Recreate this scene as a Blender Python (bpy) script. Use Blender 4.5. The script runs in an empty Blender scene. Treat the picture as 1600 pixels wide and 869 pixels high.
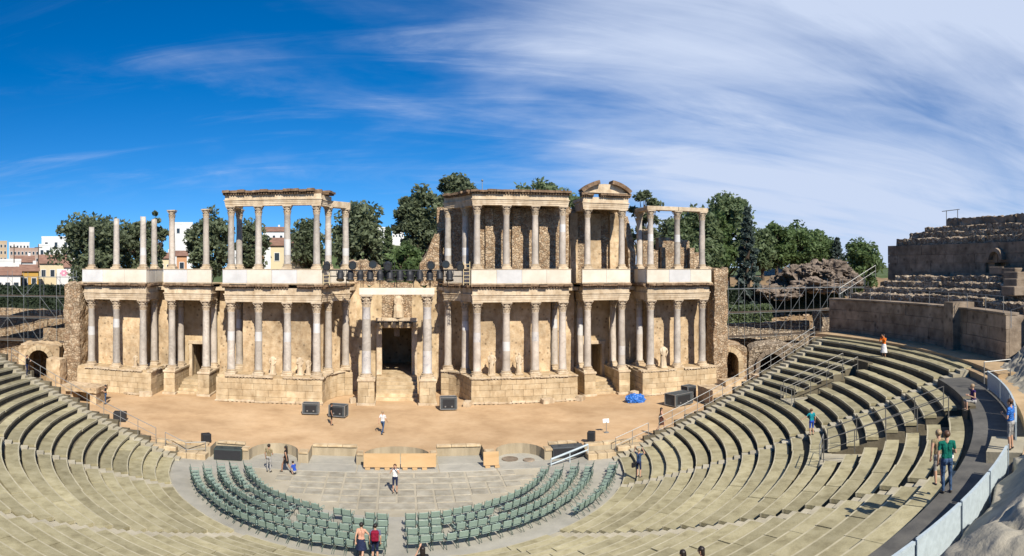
import bpy, bmesh, math, random
from mathutils import Vector, Matrix, noise
R_ = math.radians
sin, cos, pi = math.sin, math.cos, math.pi
random.seed(7)
sc = bpy.context.scene
COL = sc.collection

# ------------------------------------------------------------------ camera, sky, sun, exposure
CAM = (0.0, -43.15, 12.9)
F = 1023.0                                   # radius of the panorama cylinder in pixels of a 1600 px wide sweep
cd = bpy.data.cameras.new('camera')
cam = bpy.data.objects.new('camera', cd); COL.objects.link(cam)
cam.location = CAM
cam.rotation_euler = (R_(90), 0, -180.0 / F)
cd.type = 'PANO'
cd.panorama_type = 'CENTRAL_CYLINDRICAL'     # a swept phone panorama
cd.central_cylindrical_radius = 1.0
cd.central_cylindrical_range_u_min = -800.0 / F
cd.central_cylindrical_range_u_max = 800.0 / F
cd.central_cylindrical_range_v_min = -(869 - 417.7) / F
cd.central_cylindrical_range_v_max = 417.7 / F
cd.clip_start = 0.1; cd.clip_end = 6000
sc.camera = cam

SUN_AZ, SUN_EL = R_(166.5), R_(41.5)           # azimuth from +Y towards +X: behind the camera, a little to the right
w = bpy.data.worlds.new('World'); sc.world = w; w.use_nodes = True
nt = w.node_tree; N = nt.nodes; L = nt.links
for n in list(N): N.remove(n)
def nd(t, **k):
    n = N.new(t)
    for a, b in k.items(): setattr(n, a, b)
    return n
def wmath(op, a, b=None, c=None):
    n = nd('ShaderNodeMath', operation=op)
    for i, v in enumerate((a, b, c)):
        if v is None: continue
        if isinstance(v, (int, float)): n.inputs[i].default_value = v
        else: L.new(v, n.inputs[i])
    return n.outputs[0]
def wramp(x, lo, hi, interp='SMOOTHSTEP', o0=0., o1=1.):
    n = nd('ShaderNodeMapRange', interpolation_type=interp)
    L.new(x, n.inputs[0])
    for i, v in zip((1, 2, 3, 4), (lo, hi, o0, o1)): n.inputs[i].default_value = v
    return n.outputs[0]
sky = nd('ShaderNodeTexSky', sky_type='NISHITA', sun_disc=False, sun_elevation=SUN_EL, sun_rotation=SUN_AZ)
sky.altitude = 250; sky.air_density = 1.0; sky.dust_density = 0.1; sky.ozone_density = 3.0
tc = nd('ShaderNodeTexCoord'); sep = nd('ShaderNodeSeparateXYZ'); L.new(tc.outputs['Generated'], sep.inputs[0])
dx, dy, dz = sep.outputs
zz = wmath('MAXIMUM', dz, 0.01)
sv = nd('ShaderNodeCombineXYZ'); L.new(dx, sv.inputs[0]); L.new(dy, sv.inputs[1]); L.new(wmath('ADD', zz, .11), sv.inputs[2])
nv_ = nd('ShaderNodeVectorMath', operation='NORMALIZE'); L.new(sv.outputs[0], nv_.inputs[0]); L.new(nv_.outputs[0], sky.inputs[0])
zc = wmath('ADD', zz, 0.16)
px = wmath('DIVIDE', dx, zc); py = wmath('DIVIDE', dy, zc)   # a flat cloud sheet seen from below
def cnoise(sx, sy, scale, detail, rough, dist=0., off=0.):
    c = nd('ShaderNodeCombineXYZ')
    L.new(wmath('MULTIPLY', px, sx), c.inputs[0]); L.new(wmath('MULTIPLY', py, sy), c.inputs[1]); c.inputs[2].default_value = off
    n = nd('ShaderNodeTexNoise', noise_dimensions='3D')
    L.new(c.outputs[0], n.inputs['Vector'])
    n.inputs['Scale'].default_value = scale; n.inputs['Detail'].default_value = detail
    n.inputs['Roughness'].default_value = rough; n.inputs['Distortion'].default_value = dist
    return n.outputs[0]
n1 = cnoise(.5, .9, .95, 7, .52, .65, 21.4)
n2 = cnoise(.3, 1.3, 3.2, 6, .65, .9, 8.4)
n3 = cnoise(.5, .5, .42, 3, .5, .2, 1.7)
az = wmath('ARCTAN2', dx, dy)                # bearing from the stage axis
veil = wmath('ADD', wmath('MULTIPLY', wmath('MULTIPLY', wramp(az, -.02, .55), wramp(az, 2.0, 1.2)), wramp(dz, .46, .22, 'SMOOTHSTEP', .3, .47)), wmath('MULTIPLY', n3, .32))
cl = wmath('ADD', wmath('MULTIPLY', n1, 1.0), wmath('MULTIPLY', n2, .24)); cl = wmath('SUBTRACT', cl, .07)
m = wmath('ADD', cl, veil)
mask = wramp(m, .74, 1.3)
streak = wmath('MULTIPLY', wramp(n2, .5, .78), wramp(n1, .42, .7))
mask = wmath('MINIMUM', wmath('ADD', wmath('MULTIPLY', mask, 1.05), wmath('MULTIPLY', streak, .2)), .95)
nb = cnoise(.35, .8, 1.7, 7, .62, .7, 12.6)
band = wmath('MULTIPLY', wmath('MULTIPLY', wramp(dz, .08, .17), wramp(dz, .33, .22)), wramp(nb, .48, .85))   # a thin low band of cirrus
mask = wmath('MINIMUM', wmath('ADD', mask, wmath('MULTIPLY', band, .55)), .95)
mask = wmath('MULTIPLY', mask, wramp(dz, -.2, .015))
mixc = nd('ShaderNodeMix', data_type='RGBA'); L.new(mask, mixc.inputs[0])
gam = nd('ShaderNodeGamma'); L.new(sky.outputs[0], gam.inputs[0]); gam.inputs[1].default_value = 1.2
sat = nd('ShaderNodeHueSaturation'); L.new(gam.outputs[0], sat.inputs['Color'])
sat.inputs['Hue'].default_value = .503; sat.inputs['Saturation'].default_value = 1.34; sat.inputs['Value'].default_value = 0.66
L.new(sat.outputs[0], mixc.inputs['A'])
mixc.inputs['B'].default_value = (4.3, 4.95, 6.3, 1)
bg = nd('ShaderNodeBackground'); L.new(mixc.outputs['Result'], bg.inputs[0]); bg.inputs[1].default_value = 0.10
wo = nd('ShaderNodeOutputWorld'); L.new(bg.outputs[0], wo.inputs[0])

sd = bpy.data.lights.new('sun', 'SUN'); sd.energy = 5.0; sd.angle = R_(0.53); sd.color = (1.0, .93, .82)
sun = bpy.data.objects.new('sun', sd); COL.objects.link(sun)
sdir = Vector((cos(SUN_EL) * sin(SUN_AZ), cos(SUN_EL) * cos(SUN_AZ), sin(SUN_EL)))
sun.rotation_euler = (-sdir).to_track_quat('-Z', 'Y').to_euler()
sun.location = (20, -60, 60)
vs = sc.view_settings
vs.view_transform = 'Standard'; vs.look = 'None'; vs.gamma = 1; vs.use_curve_mapping = False; vs.exposure = 0.55

sc.cycles.max_bounces = 6; sc.cycles.diffuse_bounces = 2; sc.cycles.glossy_bounces = 2

# ------------------------------------------------------------------ materials
MATS = {}
def mat(name, ramp, scale=1.5, detail=6, rough=.9, bump=.3, bscale=None, big=.25, bigscale=.12, rand=.0, kind='noise', spec=.25, pos=True, stretch=(1, 1, 1), pits=0., alb=.78, stain=0.):
    """stone-like procedural surface: colour ramp over noise, slow tint, per-piece tint, fine relief"""
    if name in MATS: return MATS[name]
    m = bpy.data.materials.new(name); m.use_nodes = True; t = m.node_tree; n = t.nodes; l = t.links
    b = n['Principled BSDF']; b.inputs['Roughness'].default_value = rough; b.inputs['Specular IOR Level'].default_value = spec
    if pos:
        g = n.new('ShaderNodeNewGeometry'); v = g.outputs['Position']
    else:
        g = n.new('ShaderNodeTexCoord'); v = g.outputs['Object']
    mp = n.new('ShaderNodeMapping'); l.new(v, mp.inputs[0]); mp.inputs['Scale'].default_value = stretch; v = mp.outputs[0]
    def tex(s, d=detail, r=.6, dist=0.):
        x = n.new('ShaderNodeTexNoise'); l.new(v, x.inputs['Vector']); x.inputs['Scale'].default_value = s
        x.inputs['Detail'].default_value = d; x.inputs['Roughness'].default_value = r; x.inputs['Distortion'].default_value = dist
        return x.outputs[0]
    if kind == 'noise': fac = tex(scale)
    elif kind == 'vein': fac = tex(scale, 8, .62, 2.4)
    elif kind == 'rubble':
        dn = n.new('ShaderNodeTexNoise'); l.new(v, dn.inputs['Vector']); dn.inputs['Scale'].default_value = .9; dn.inputs['Detail'].default_value = 3
        da = n.new('ShaderNodeVectorMath'); da.operation = 'MULTIPLY_ADD'; l.new(dn.outputs['Color'], da.inputs[0]); da.inputs[1].default_value = (1.1, 1.1, .5); l.new(v, da.inputs[2]); v0 = v; v = da.outputs[0]
        x = n.new('ShaderNodeTexVoronoi'); l.new(v, x.inputs['Vector']); x.inputs['Scale'].default_value = scale
        y = n.new('ShaderNodeTexVoronoi'); y.feature = 'DISTANCE_TO_EDGE'; l.new(v, y.inputs['Vector']); y.inputs['Scale'].default_value = scale
        sp = n.new('ShaderNodeSeparateColor'); l.new(x.outputs['Color'], sp.inputs[0])
        mx = n.new('ShaderNodeMath'); mx.operation = 'MULTIPLY_ADD'; l.new(sp.outputs[0], mx.inputs[0]); mx.inputs[1].default_value = .55
        nz = n.new('ShaderNodeMath'); nz.operation = 'MULTIPLY'; l.new(tex(scale * 2.5), nz.inputs[0]); nz.inputs[1].default_value = .5
        l.new(nz.outputs[0], mx.inputs[2]); fac = mx.outputs[0]
        edge = y.outputs['Distance']
    rp = n.new('ShaderNodeValToRGB'); l.new(fac, rp.inputs[0])
    els = rp.color_ramp.elements
    while len(els) < len(ramp): els.new(.5)
    for e, (p, c) in zip(els, ramp): e.position = p; e.color = (*[x * alb for x in c], 1)
    c = rp.outputs[0]
    def mul(c, f):
        x = n.new('ShaderNodeMix'); x.data_type = 'RGBA'; x.blend_type = 'MULTIPLY'; x.inputs[0].default_value = 1
        l.new(c, x.inputs['A']); l.new(f, x.inputs['B']); return x.outputs['Result']
    def rng(f, a, b, lo=0., hi=1.):
        x = n.new('ShaderNodeMapRange'); l.new(f, x.inputs[0]); x.inputs[1].default_value = lo; x.inputs[2].default_value = hi
        x.inputs[3].default_value = a; x.inputs[4].default_value = b; return x.outputs[0]
    if big: c = mul(c, rng(tex(bigscale, 3), 1 - big, 1 + big, .3, .7))
    if rand:
        o = n.new('ShaderNodeObjectInfo'); c = mul(c, rng(o.outputs['Random'], 1 - rand, 1 + rand * .6))
    if pits:                                   # pock marks and lost mortar
        x = n.new('ShaderNodeTexVoronoi'); l.new(v, x.inputs['Vector']); x.inputs['Scale'].default_value = pits
        c = mul(c, rng(x.outputs['Distance'], .45, 1., .08, .26))
    if kind == 'rubble': c = mul(c, rng(edge, .75, 1., 0., .1))
    if stain:                                  # rain streaks and soot, running down the face
        m2 = n.new('ShaderNodeMapping'); l.new(g.outputs['Position'], m2.inputs[0]); m2.inputs['Scale'].default_value = (1.1, 1.1, .6)
        x = n.new('ShaderNodeTexNoise'); l.new(m2.outputs[0], x.inputs['Vector']); x.inputs['Scale'].default_value = 1.6; x.inputs['Detail'].default_value = 7; x.inputs['Roughness'].default_value = .65
        k = n.new('ShaderNodeValToRGB'); l.new(x.outputs[0], k.inputs[0]); e = k.color_ramp.elements
        e[0].position = .34; e[0].color = (1 - stain, 1 - stain * 1.15, 1 - stain * 1.3, 1); e[1].position = .58; e[1].color = (1, 1, 1, 1); c = mul(c, k.outputs[0])
    l.new(c, b.inputs['Base Color'])
    if bump:
        bp = n.new('ShaderNodeBump'); bp.inputs['Strength'].default_value = bump; bp.inputs['Distance'].default_value = .06
        h = tex(bscale or scale * 4, 5)
        if kind == 'rubble':
            a = n.new('ShaderNodeMath'); a.operation = 'ADD'; l.new(rng(edge, 0, 1.2, 0., .16), a.inputs[0]); l.new(h, a.inputs[1]); h = a.outputs[0]
        l.new(h, bp.inputs['Height']); l.new(bp.outputs[0], b.inputs['Normal'])
    MATS[name] = m
    return m
def plain(name, c, rough=.6, spec=.3, metal=0., var=.12):
    if name in MATS: return MATS[name]
    m = mat(name, [(.3, tuple(x * (1 - var) for x in c)), (.7, tuple(min(1, x * (1 + var)) for x in c))], 6, 4, rough, .05, 30, 0, 1, .0, spec=spec, pos=False, alb=.9)
    m.node_tree.nodes['Principled BSDF'].inputs['Metallic'].default_value = metal
    return m
SEAT = mat('seat_stone', [(.28, (.27, .232, .13)), (.5, (.415, .368, .215)), (.75, (.51, .46, .29))], 1.7, 9, .92, .3, 9, .25, .16, .075, alb=.75)
SEATS = [SEAT] + [mat('seat_stone_' + k, [(.28, tuple(x * f for x in (.29, .25, .14))), (.5, tuple(x * f for x in (.44, .39, .23))), (.75, tuple(x * f for x in (.54, .485, .31)))], 1.7, 9, .92, .3, 9, .25, .16, .06, alb=.75) for k, f in (('dark', .8), ('pale', 1.02), ('mid', .9))]
NOSE = mat('worn_edge', [(.3, (.42, .375, .245)), (.7, (.56, .505, .35))], 3, 6, .9, .2, 9, .1, .3, .06)
RISER = mat('seat_riser', [(.3, (.11, .092, .06)), (.7, (.20, .172, .115))], 1.2, 7, .95, .4, 7, .2, .2, .1)  # darker than the seats: the risers' shade is deepened in the colour
STONE = mat('warm_stone', [(.28, (.45, .32, .175)), (.5, (.58, .44, .265)), (.75, (.67, .54, .35))], 1.1, 8, .92, .4, 7, .2, .25, .0, pits=1.6, stain=.24, alb=.84)
BLOCK = mat('ashlar_stone', [(.28, (.45, .33, .19)), (.5, (.58, .45, .28)), (.75, (.67, .55, .37))], 1.4, 8, .92, .35, 7, .15, .3, .16, stain=.22, alb=.85)
ENTAB = mat('carved_marble', [(.25, (.50, .375, .235)), (.5, (.645, .52, .36)), (.78, (.74, .63, .47))], 1.3, 8, .8, .35, 9, .12, .3, .08, stain=.28, alb=.83)
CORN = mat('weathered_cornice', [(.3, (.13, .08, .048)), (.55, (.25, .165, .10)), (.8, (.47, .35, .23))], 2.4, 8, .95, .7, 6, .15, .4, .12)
PARA = mat('parapet_marble', [(.25, (.60, .525, .41)), (.6, (.71, .645, .53))], 1.0, 6, .65, .12, 9, .08, .3, .08, alb=.89)
PARAG = mat('grey_parapet_marble', [(.25, (.50, .49, .47)), (.6, (.62, .61, .585))], 1.0, 6, .6, .1, 9, .08, .3, .05, alb=.9)
SHAFT = mat('grey_marble', [(.25, (.37, .325, .275)), (.5, (.52, .465, .395)), (.75, (.63, .57, .485))], 1.3, 9, .6, .25, 8, .22, .35, .24, kind='vein', spec=.35)
SHAFTW = mat('veined_marble', [(.3, (.34, .33, .34)), (.45, (.60, .565, .525)), (.8, (.70, .655, .595))], 1.3, 8, .5, .12, 8, .1, .5, .05, kind='vein', spec=.4)
SHAFTP = mat('pale_marble', [(.25, (.44, .375, .30)), (.5, (.58, .505, .42)), (.78, (.655, .585, .495))], 1.2, 9, .65, .3, 8, .24, .35, .2, kind='vein', spec=.3)
CAPM = mat('capital_marble', [(.25, (.36, .26, .165)), (.5, (.55, .44, .31)), (.75, (.68, .57, .43))], 4, 8, .85, .5, 14, .1, .5, .08)
RUBBLE = mat('rubble_masonry', [(.15, (.27, .165, .095)), (.4, (.43, .295, .175)), (.65, (.54, .41, .27)), (.9, (.60, .47, .32))], 4.2, 6, .95, .9, 9, .25, .5, .0, kind='rubble')
RUBFINE = mat('plastered_rubble', [(.25, (.42, .285, .16)), (.48, (.575, .43, .265)), (.75, (.67, .535, .36))], 2.0, 10, .95, .8, 6, .36, .28, .0, pits=1.9, stain=.26, alb=.84)
SAND = mat('stage_sand', [(.25, (.47, .30, .155)), (.5, (.60, .405, .225)), (.75, (.66, .465, .275))], .35, 10, .97, .45, 9, .16, .09, stain=.09, alb=.8)
ORCH = mat('orchestra_mortar', [(.3, (.42, .37, .27)), (.7, (.52, .465, .35))], .8, 7, .92, .2, 9, .15, .15)
SLABM = mat('orchestra_slab', [(.28, (.37, .34, .265)), (.55, (.46, .425, .335)), (.8, (.54, .48, .365))], 1.2, 8, .8, .2, 9, .15, .3, .16, stain=.2)
SLABB = mat('blue_grey_slab', [(.28, (.36, .345, .29)), (.6, (.47, .445, .37))], .9, 8, .6, .08, 9, .12, .2, .08)
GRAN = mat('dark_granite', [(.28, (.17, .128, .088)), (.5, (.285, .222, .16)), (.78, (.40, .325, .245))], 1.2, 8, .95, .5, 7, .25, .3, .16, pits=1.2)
RUIN = mat('ruin_rubble', [(.15, (.16, .12, .082)), (.45, (.36, .275, .19)), (.8, (.60, .50, .37))], 4.5, 7, .97, 1.0, 7, .25, .3, .0, kind='rubble')
EARTH = mat('ground_earth', [(.28, (.20, .135, .075)), (.5, (.30, .205, .115)), (.75, (.38, .275, .165))], .22, 9, .98, .5, 3, .2, .05)
GRASS = mat('lawn_grass', [(.3, (.055, .085, .025)), (.6, (.10, .135, .045)), (.8, (.17, .17, .075))], .6, 8, .97, .5, 12, .25, .08)
ROCK = mat('red_brown_rock', [(.2, (.085, .068, .052)), (.5, (.20, .155, .118)), (.8, (.40, .325, .25))], 1.8, 9, .97, 1.0, 4, .25, .2)
STEEL = plain('galvanised_steel', (.26, .275, .27), .5, .5, .5)
RAILM = plain('weathered_rail', (.30, .30, .285), .5, .5, .5)
WHITEM = plain('pale_blue_grey_paint', (.42, .49, .52), .5, .4)
DARKRAIL = plain('dark_rail', (.16, .155, .14), .5, .4, .3)
BLACK = plain('black_paint', (.022, .023, .026), .55, .35)
CASEM = plain('case_panel', (.06, .07, .075), .6, .3)
ALU = plain('case_edge', (.36, .37, .37), .4, .5, .7)
WOODP = mat('plywood', [(.3, (.52, .335, .16)), (.7, (.61, .415, .22))], 2, 6, .8, .1, 12, .1, .4, .05, stretch=(.3, 1, 1))
GREENC = plain('chair_green', (.235, .315, .26), .5, .4, 0, .1)
GREEND = plain('chair_frame', (.04, .075, .06), .45, .4, .2)
TARPB = mat('blue_tarp', [(.3, (.02, .12, .45)), (.7, (.04, .22, .68))], 3, 4, .45, .5, 5, .1, 1, spec=.5)
TARP = mat('grey_beige_tarp', [(.3, (.34, .31, .235)), (.7, (.47, .43, .34))], .8, 6, .8, 1.0, 2.6, .15, .3)
BARK = mat('bark', [(.3, (.07, .05, .035)), (.7, (.14, .105, .075))], 3, 6, .95, .8, 8, .1, 1)
DARKIN = plain('dark_interior', (.02, .02, .02), .95, .05)
ROOFT = mat('terracotta', [(.3, (.22, .12, .085)), (.7, (.34, .20, .14))], .8, 6, .9, .4, 6, .15, .2)
GLASS = plain('window_glass', (.03, .04, .05), .15, .5)
def leafmat(name, a, b):
    if name in MATS: return MATS[name]
    m = mat(name, [(.3, a), (.7, b)], .55, 5, .6, 0, 1, .3, .25, .0, spec=.3)
    t = m.node_tree; n = t.nodes; l = t.links; p = n['Principled BSDF']
    tr = n.new('ShaderNodeBsdfTranslucent'); tr.inputs[0].default_value = (*[x * 1.4 for x in b], 1)
    mx = n.new('ShaderNodeMixShader'); mx.inputs[0].default_value = .3
    l.new(p.outputs[0], mx.inputs[1]); l.new(tr.outputs[0], mx.inputs[2]); l.new(mx.outputs[0], n['Material Output'].inputs[0])
    return m
LEAF = [leafmat('leaf_dark', (.078, .10, .055), (.185, .22, .12)), leafmat('leaf_mid', (.085, .125, .055), (.195, .245, .12)),
        leafmat('leaf_bright', (.075, .125, .042), (.16, .225, .085)), leafmat('leaf_blue', (.06, .085, .07), (.12, .16, .135)),
        leafmat('leaf_hedge', (.018, .032, .016), (.042, .066, .030))]

# ------------------------------------------------------------------ mesh helpers
class MB:
    def __init__(s): s.v = []; s.f = []; s.m = []; s.cur = 0
    def add(s, vs, fs):
        o = len(s.v); s.v += [tuple(p) for p in vs]; s.f += [tuple(i + o for i in f) for f in fs]; s.m += [s.cur] * len(fs)
        return s
    def box(s, x0, x1, y0, y1, z0, z1, mtx=None):
        p = [Vector(q) for q in ((x0, y0, z0), (x1, y0, z0), (x1, y1, z0), (x0, y1, z0), (x0, y0, z1), (x1, y0, z1), (x1, y1, z1), (x0, y1, z1))]
        if mtx: p = [mtx @ q for q in p]
        return s.add(p, [(3, 2, 1, 0), (4, 5, 6, 7), (0, 1, 5, 4), (1, 2, 6, 5), (2, 3, 7, 6), (3, 0, 4, 7)])
    def bev(s, x0, x1, y0, y1, z0, z1, b=.02, mtx=None):
        """a box with chamfered edges"""
        P = []
        for sx in (0, 1):
            for sy in (0, 1):
                for sz in (0, 1):
                    X = (x0, x1)[sx]; Y = (y0, y1)[sy]; Z = (z0, z1)[sz]
                    ix, iy, iz = (b, -b)[sx], (b, -b)[sy], (b, -b)[sz]
                    P += [Vector((X, Y + iy, Z + iz)), Vector((X + ix, Y, Z + iz)), Vector((X + ix, Y + iy, Z))]
        if mtx: P = [mtx @ q for q in P]
        I = lambda a, c, d, k: (a * 4 + c * 2 + d) * 3 + k
        f = []
        for a in (0, 1):
            q = [I(a, 0, 0, 0), I(a, 1, 0, 0), I(a, 1, 1, 0), I(a, 0, 1, 0)]; f.append(q if a else q[::-1])
            q = [I(0, a, 0, 1), I(1, a, 0, 1), I(1, a, 1, 1), I(0, a, 1, 1)]; f.append(q[::-1] if a else q)
            q = [I(0, 0, a, 2), I(1, 0, a, 2), I(1, 1, a, 2), I(0, 1, a, 2)]; f.append(q if a else q[::-1])
        for a in (0, 1):
            for c in (0, 1):
                f.append((I(a, c, 0, 0), I(a, c, 1, 0), I(a, c, 1, 1), I(a, c, 0, 1)))
                f.append((I(a, 0, c, 0), I(a, 1, c, 0), I(a, 1, c, 2), I(a, 0, c, 2)))
                f.append((I(0, a, c, 1), I(1, a, c, 1), I(1, a, c, 2), I(0, a, c, 2)))
                for d in (0, 1): f.append((I(a, c, d, 0), I(a, c, d, 1), I(a, c, d, 2)))
        return s.add(P, f)
    def sector(s, r1, r2, p1, p2, z0, z1, n=4, z1b=None):
        """ring segment about the origin, angles from -Y towards +X"""
        V = []
        zb = z1 if z1b is None else z1b
        for i in range(n + 1):
            p = p1 + (p2 - p1) * i / n; a, b = sin(p), -cos(p)
            V += [(r1 * a, r1 * b, z0), (r2 * a, r2 * b, z0), (r2 * a, r2 * b, zb), (r1 * a, r1 * b, z1)]
        f = [(0, 1, 2, 3), (4 * n + 3, 4 * n + 2, 4 * n + 1, 4 * n)]
        for i in range(n):
            o = 4 * i
            for k in range(4): f.append((o + k, o + 4 + k, o + 4 + (k + 1) % 4, o + (k + 1) % 4))
        return s.add(V, f)
    def tube(s, a, b, r0, r1=None, n=6, cap=True):
        a = Vector(a); b = Vector(b); r1 = r0 if r1 is None else r1
        d = b - a
        if d.length < 1e-6: return s
        q = d.to_track_quat('Z', 'Y'); V = []
        for c, r in ((a, r0), (b, r1)):
            for i in range(n):
                t = 2 * pi * i / n; V.append(c + q @ Vector((r * cos(t), r * sin(t), 0)))
        f = [(i, (i + 1) % n, n + (i + 1) % n, n + i) for i in range(n)]
        if cap: f += [tuple(range(n))[::-1], tuple(range(n, 2 * n))]
        return s.add(V, f)
    def lathe(s, prof, n=16, c=(0, 0, 0), jit=0.):
        V = []; f = []
        for r, z in prof:
            for i in range(n):
                t = 2 * pi * i / n; rr = r + (jit * (random.random() - .5) if jit else 0)
                V.append((c[0] + rr * cos(t), c[1] + rr * sin(t), c[2] + z))
        for k in range(len(prof) - 1):
            for i in range(n): f.append((k * n + i, k * n + (i + 1) % n, (k + 1) * n + (i + 1) % n, (k + 1) * n + i))
        f += [tuple(range(n))[::-1], tuple(range((len(prof) - 1) * n, len(prof) * n))]
        return s.add(V, f)
    def ell(s, c, r, n=10, m=7, q=None):
        c = Vector(c); V = []; f = []
        for j in range(m + 1):
            t = pi * j / m
            for i in range(n):
                a = 2 * pi * i / n; p = Vector((r[0] * sin(t) * cos(a), r[1] * sin(t) * sin(a), r[2] * cos(t)))
                V.append(c + (q @ p if q else p))
        for j in range(m):
            for i in range(n): f.append((j * n + i, (j + 1) * n + i, (j + 1) * n + (i + 1) % n, j * n + (i + 1) % n))
        return s.add(V, f)
    def prism(s, pts, y0, y1):
        """outline in x,z pushed along y"""
        n = len(pts); V = [(x, y0, z) for x, z in pts] + [(x, y1, z) for x, z in pts]
        return s.add(V, [tuple(range(n)), tuple(range(n, 2 * n))[::-1]] + [(i, n + i, n + (i + 1) % n, (i + 1) % n) for i in range(n)])
    def plan(s, pts, z0, z1):
        """outline in x,y pushed along z"""
        n = len(pts); V = [(x, y, z0) for x, y in pts] + [(x, y, z1) for x, y in pts]
        return s.add(V, [tuple(range(n))[::-1], tuple(range(n, 2 * n))] + [(i, (i + 1) % n, n + (i + 1) % n, n + i) for i in range(n)])
    def rough(s, x0, x1, y0, y1, z0, z1, step=.4, amp=.08, top=None, freq=1.1, mtx=None):
        """a box of broken masonry: gridded faces pushed about by noise, top edge following top(x, y)"""
        nx = max(1, round((x1 - x0) / step)); ny = max(1, round((y1 - y0) / step)); nz = max(1, round((z1 - z0) / step))
        ids = {}
        def vid(i, j, k):
            key = (i, j, k)
            if key not in ids:
                x = x0 + (x1 - x0) * i / nx; y = y0 + (y1 - y0) * j / ny
                zt = top(x, y) if top else z1
                z = z0 + (zt - z0) * k / nz
                p = Vector((x, y, z)); d = noise.noise_vector(p * freq) * amp + noise.noise_vector(p * freq * 3.1) * amp * .5
                p = p + d
                ids[key] = len(s.v); s.v.append(tuple(mtx @ p if mtx else p))
            return ids[key]
        def quad(*q): s.f.append(tuple(vid(*c) for c in q)); s.m.append(s.cur)
        for i in range(nx):
            for k in range(nz):
                quad((i, 0, k), (i + 1, 0, k), (i + 1, 0, k + 1), (i, 0, k + 1)); quad((i + 1, ny, k), (i, ny, k), (i, ny, k + 1), (i + 1, ny, k + 1))
        for j in range(ny):
            for k in range(nz):
                quad((nx, j, k), (nx, j + 1, k), (nx, j + 1, k + 1), (nx, j, k + 1)); quad((0, j + 1, k), (0, j, k), (0, j, k + 1), (0, j + 1, k + 1))
        for i in range(nx):
            for j in range(ny): quad((i, j, nz), (i + 1, j, nz), (i + 1, j + 1, nz), (i, j + 1, nz))
        return s
    def mesh(s, name, mats, smooth=False):
        me = bpy.data.meshes.new(name); me.from_pydata(s.v, [], s.f)
        for m_ in (mats if isinstance(mats, (list, tuple)) else [mats]): me.materials.append(m_)
        if any(s.m): me.polygons.foreach_set('material_index', s.m)
        if smooth: me.polygons.foreach_set('use_smooth', [True] * len(me.polygons))
        me.update(); return me
OFF = {}
def link(o, parent=None, loc=(0, 0, 0), rz=0.):
    COL.objects.link(o)
    o.location = Vector(loc) - (OFF.get(parent.name, Vector((0, 0, 0))) if parent else Vector((0, 0, 0)))
    if rz: o.rotation_euler = (0, 0, rz)
    if parent: o.parent = parent
    return o
def thing(name, label, cat, loc=(0, 0, 0), rz=0., group=None, world=False):
    """an Empty at the thing's base; world=True lets its parts be given in world metres"""
    o = bpy.data.objects.new(name, None); o.empty_display_size = .3; link(o, None, loc, rz)
    o['label'] = label; o['category'] = cat
    if group: o['group'] = group
    if world: OFF[o.name] = Vector(loc)
    return o
def part(name, data, parent, mats=None, loc=(0, 0, 0), rz=0., smooth=False, label=None, inherit=False):
    """one mesh object under its parent; data is an MB or shared mesh data"""
    me = data.mesh(name, mats, smooth) if isinstance(data, MB) else data
    o = bpy.data.objects.new(name, me); link(o, parent, loc, rz)
    if label: o['label'] = label
    if parent and parent.name in OFF: OFF[o.name] = Vector(loc)
    return o
def solo(name, data, mats, label, cat, group=None, loc=(0, 0, 0), rz=0., smooth=False, kind=None):
    o = part(name, data, None, mats, loc, rz, smooth); o['label'] = label; o['category'] = cat
    if group: o['group'] = group
    if kind: o['kind'] = kind
    return o
def struct(name, data, mats, smooth=False, loc=(0, 0, 0)):
    o = part(name, data, None, mats, loc, 0, smooth); o['kind'] = 'structure'
    OFF[o.name] = Vector(loc); return o
def pol(r, deg, z=0.):
    p = R_(deg); return Vector((r * sin(p), -r * cos(p), z))
ORD = 'first second third fourth fifth sixth seventh eighth ninth tenth eleventh twelfth thirteenth fourteenth fifteenth sixteenth seventeenth eighteenth nineteenth twentieth twenty-first twenty-second twenty-third twenty-fourth twenty-fifth twenty-sixth twenty-seventh twenty-eighth twenty-ninth thirtieth'.split()

# ------------------------------------------------------------------ ground
def sst(a, b, x):
    t = max(0., min(1., (x - a) / (b - a))); return t * t * (3 - 2 * t)
def gz(x, y):
    r = math.hypot(x, y)
    nz = noise.noise(Vector((x * .05, y * .05, 0))) * .5
    back = -1 + 9.2 * sst(24, 46, y)                                  # behind the stage building
    right = .4 + 6.2 * sst(16, 34, y) + 4.6 * sst(33, 58, y)
    left = .4 + 5.2 * sst(17, 32, y) + 3.6 * sst(30, 52, y)
    z = back
    z = z + (right - z) * sst(31, 37, x) if x > 0 else z + (left - z) * sst(31, 37, -x)
    low = -1 + 12 * sst(53, 60, r)                                    # outside the seating
    z = low + (z - low) * sst(4, 12, y)
    far = sst(90, 170, r)
    return z * (1 - far) + 10.6 * far + nz * sst(40, 70, r) * 1.2
def axis(fine0, fine1, step, out):
    a = [fine0 + step * i for i in range(int((fine1 - fine0) / step) + 1)]
    hi = []; v = a[-1]; s = step
    while v < out: s *= 1.5; v += s; hi.append(v)
    lo = []; v = a[0]; s = step
    while v > -out: s *= 1.5; v -= s; lo.append(v)
    return lo[::-1] + a + hi
gx = axis(-120, 120, 3, 3500); gy = axis(-80, 170, 3, 3500)
mb = MB(); mb.v = [(x, y, gz(x, y)) for y in gy for x in gx]
for j in range(len(gy) - 1):
    for i in range(len(gx) - 1):
        a = j * len(gx) + i; mb.f.append((a, a + 1, a + len(gx) + 1, a + len(gx)))
        x, y = gx[i], gy[j]
        mb.m.append(1 if (math.hypot(x - 58, y - 86) < 26 or y > 74 or math.hypot(x, y) > 100) else 0)
struct('ground', mb, [EARTH, GRASS], smooth=True)

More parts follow.
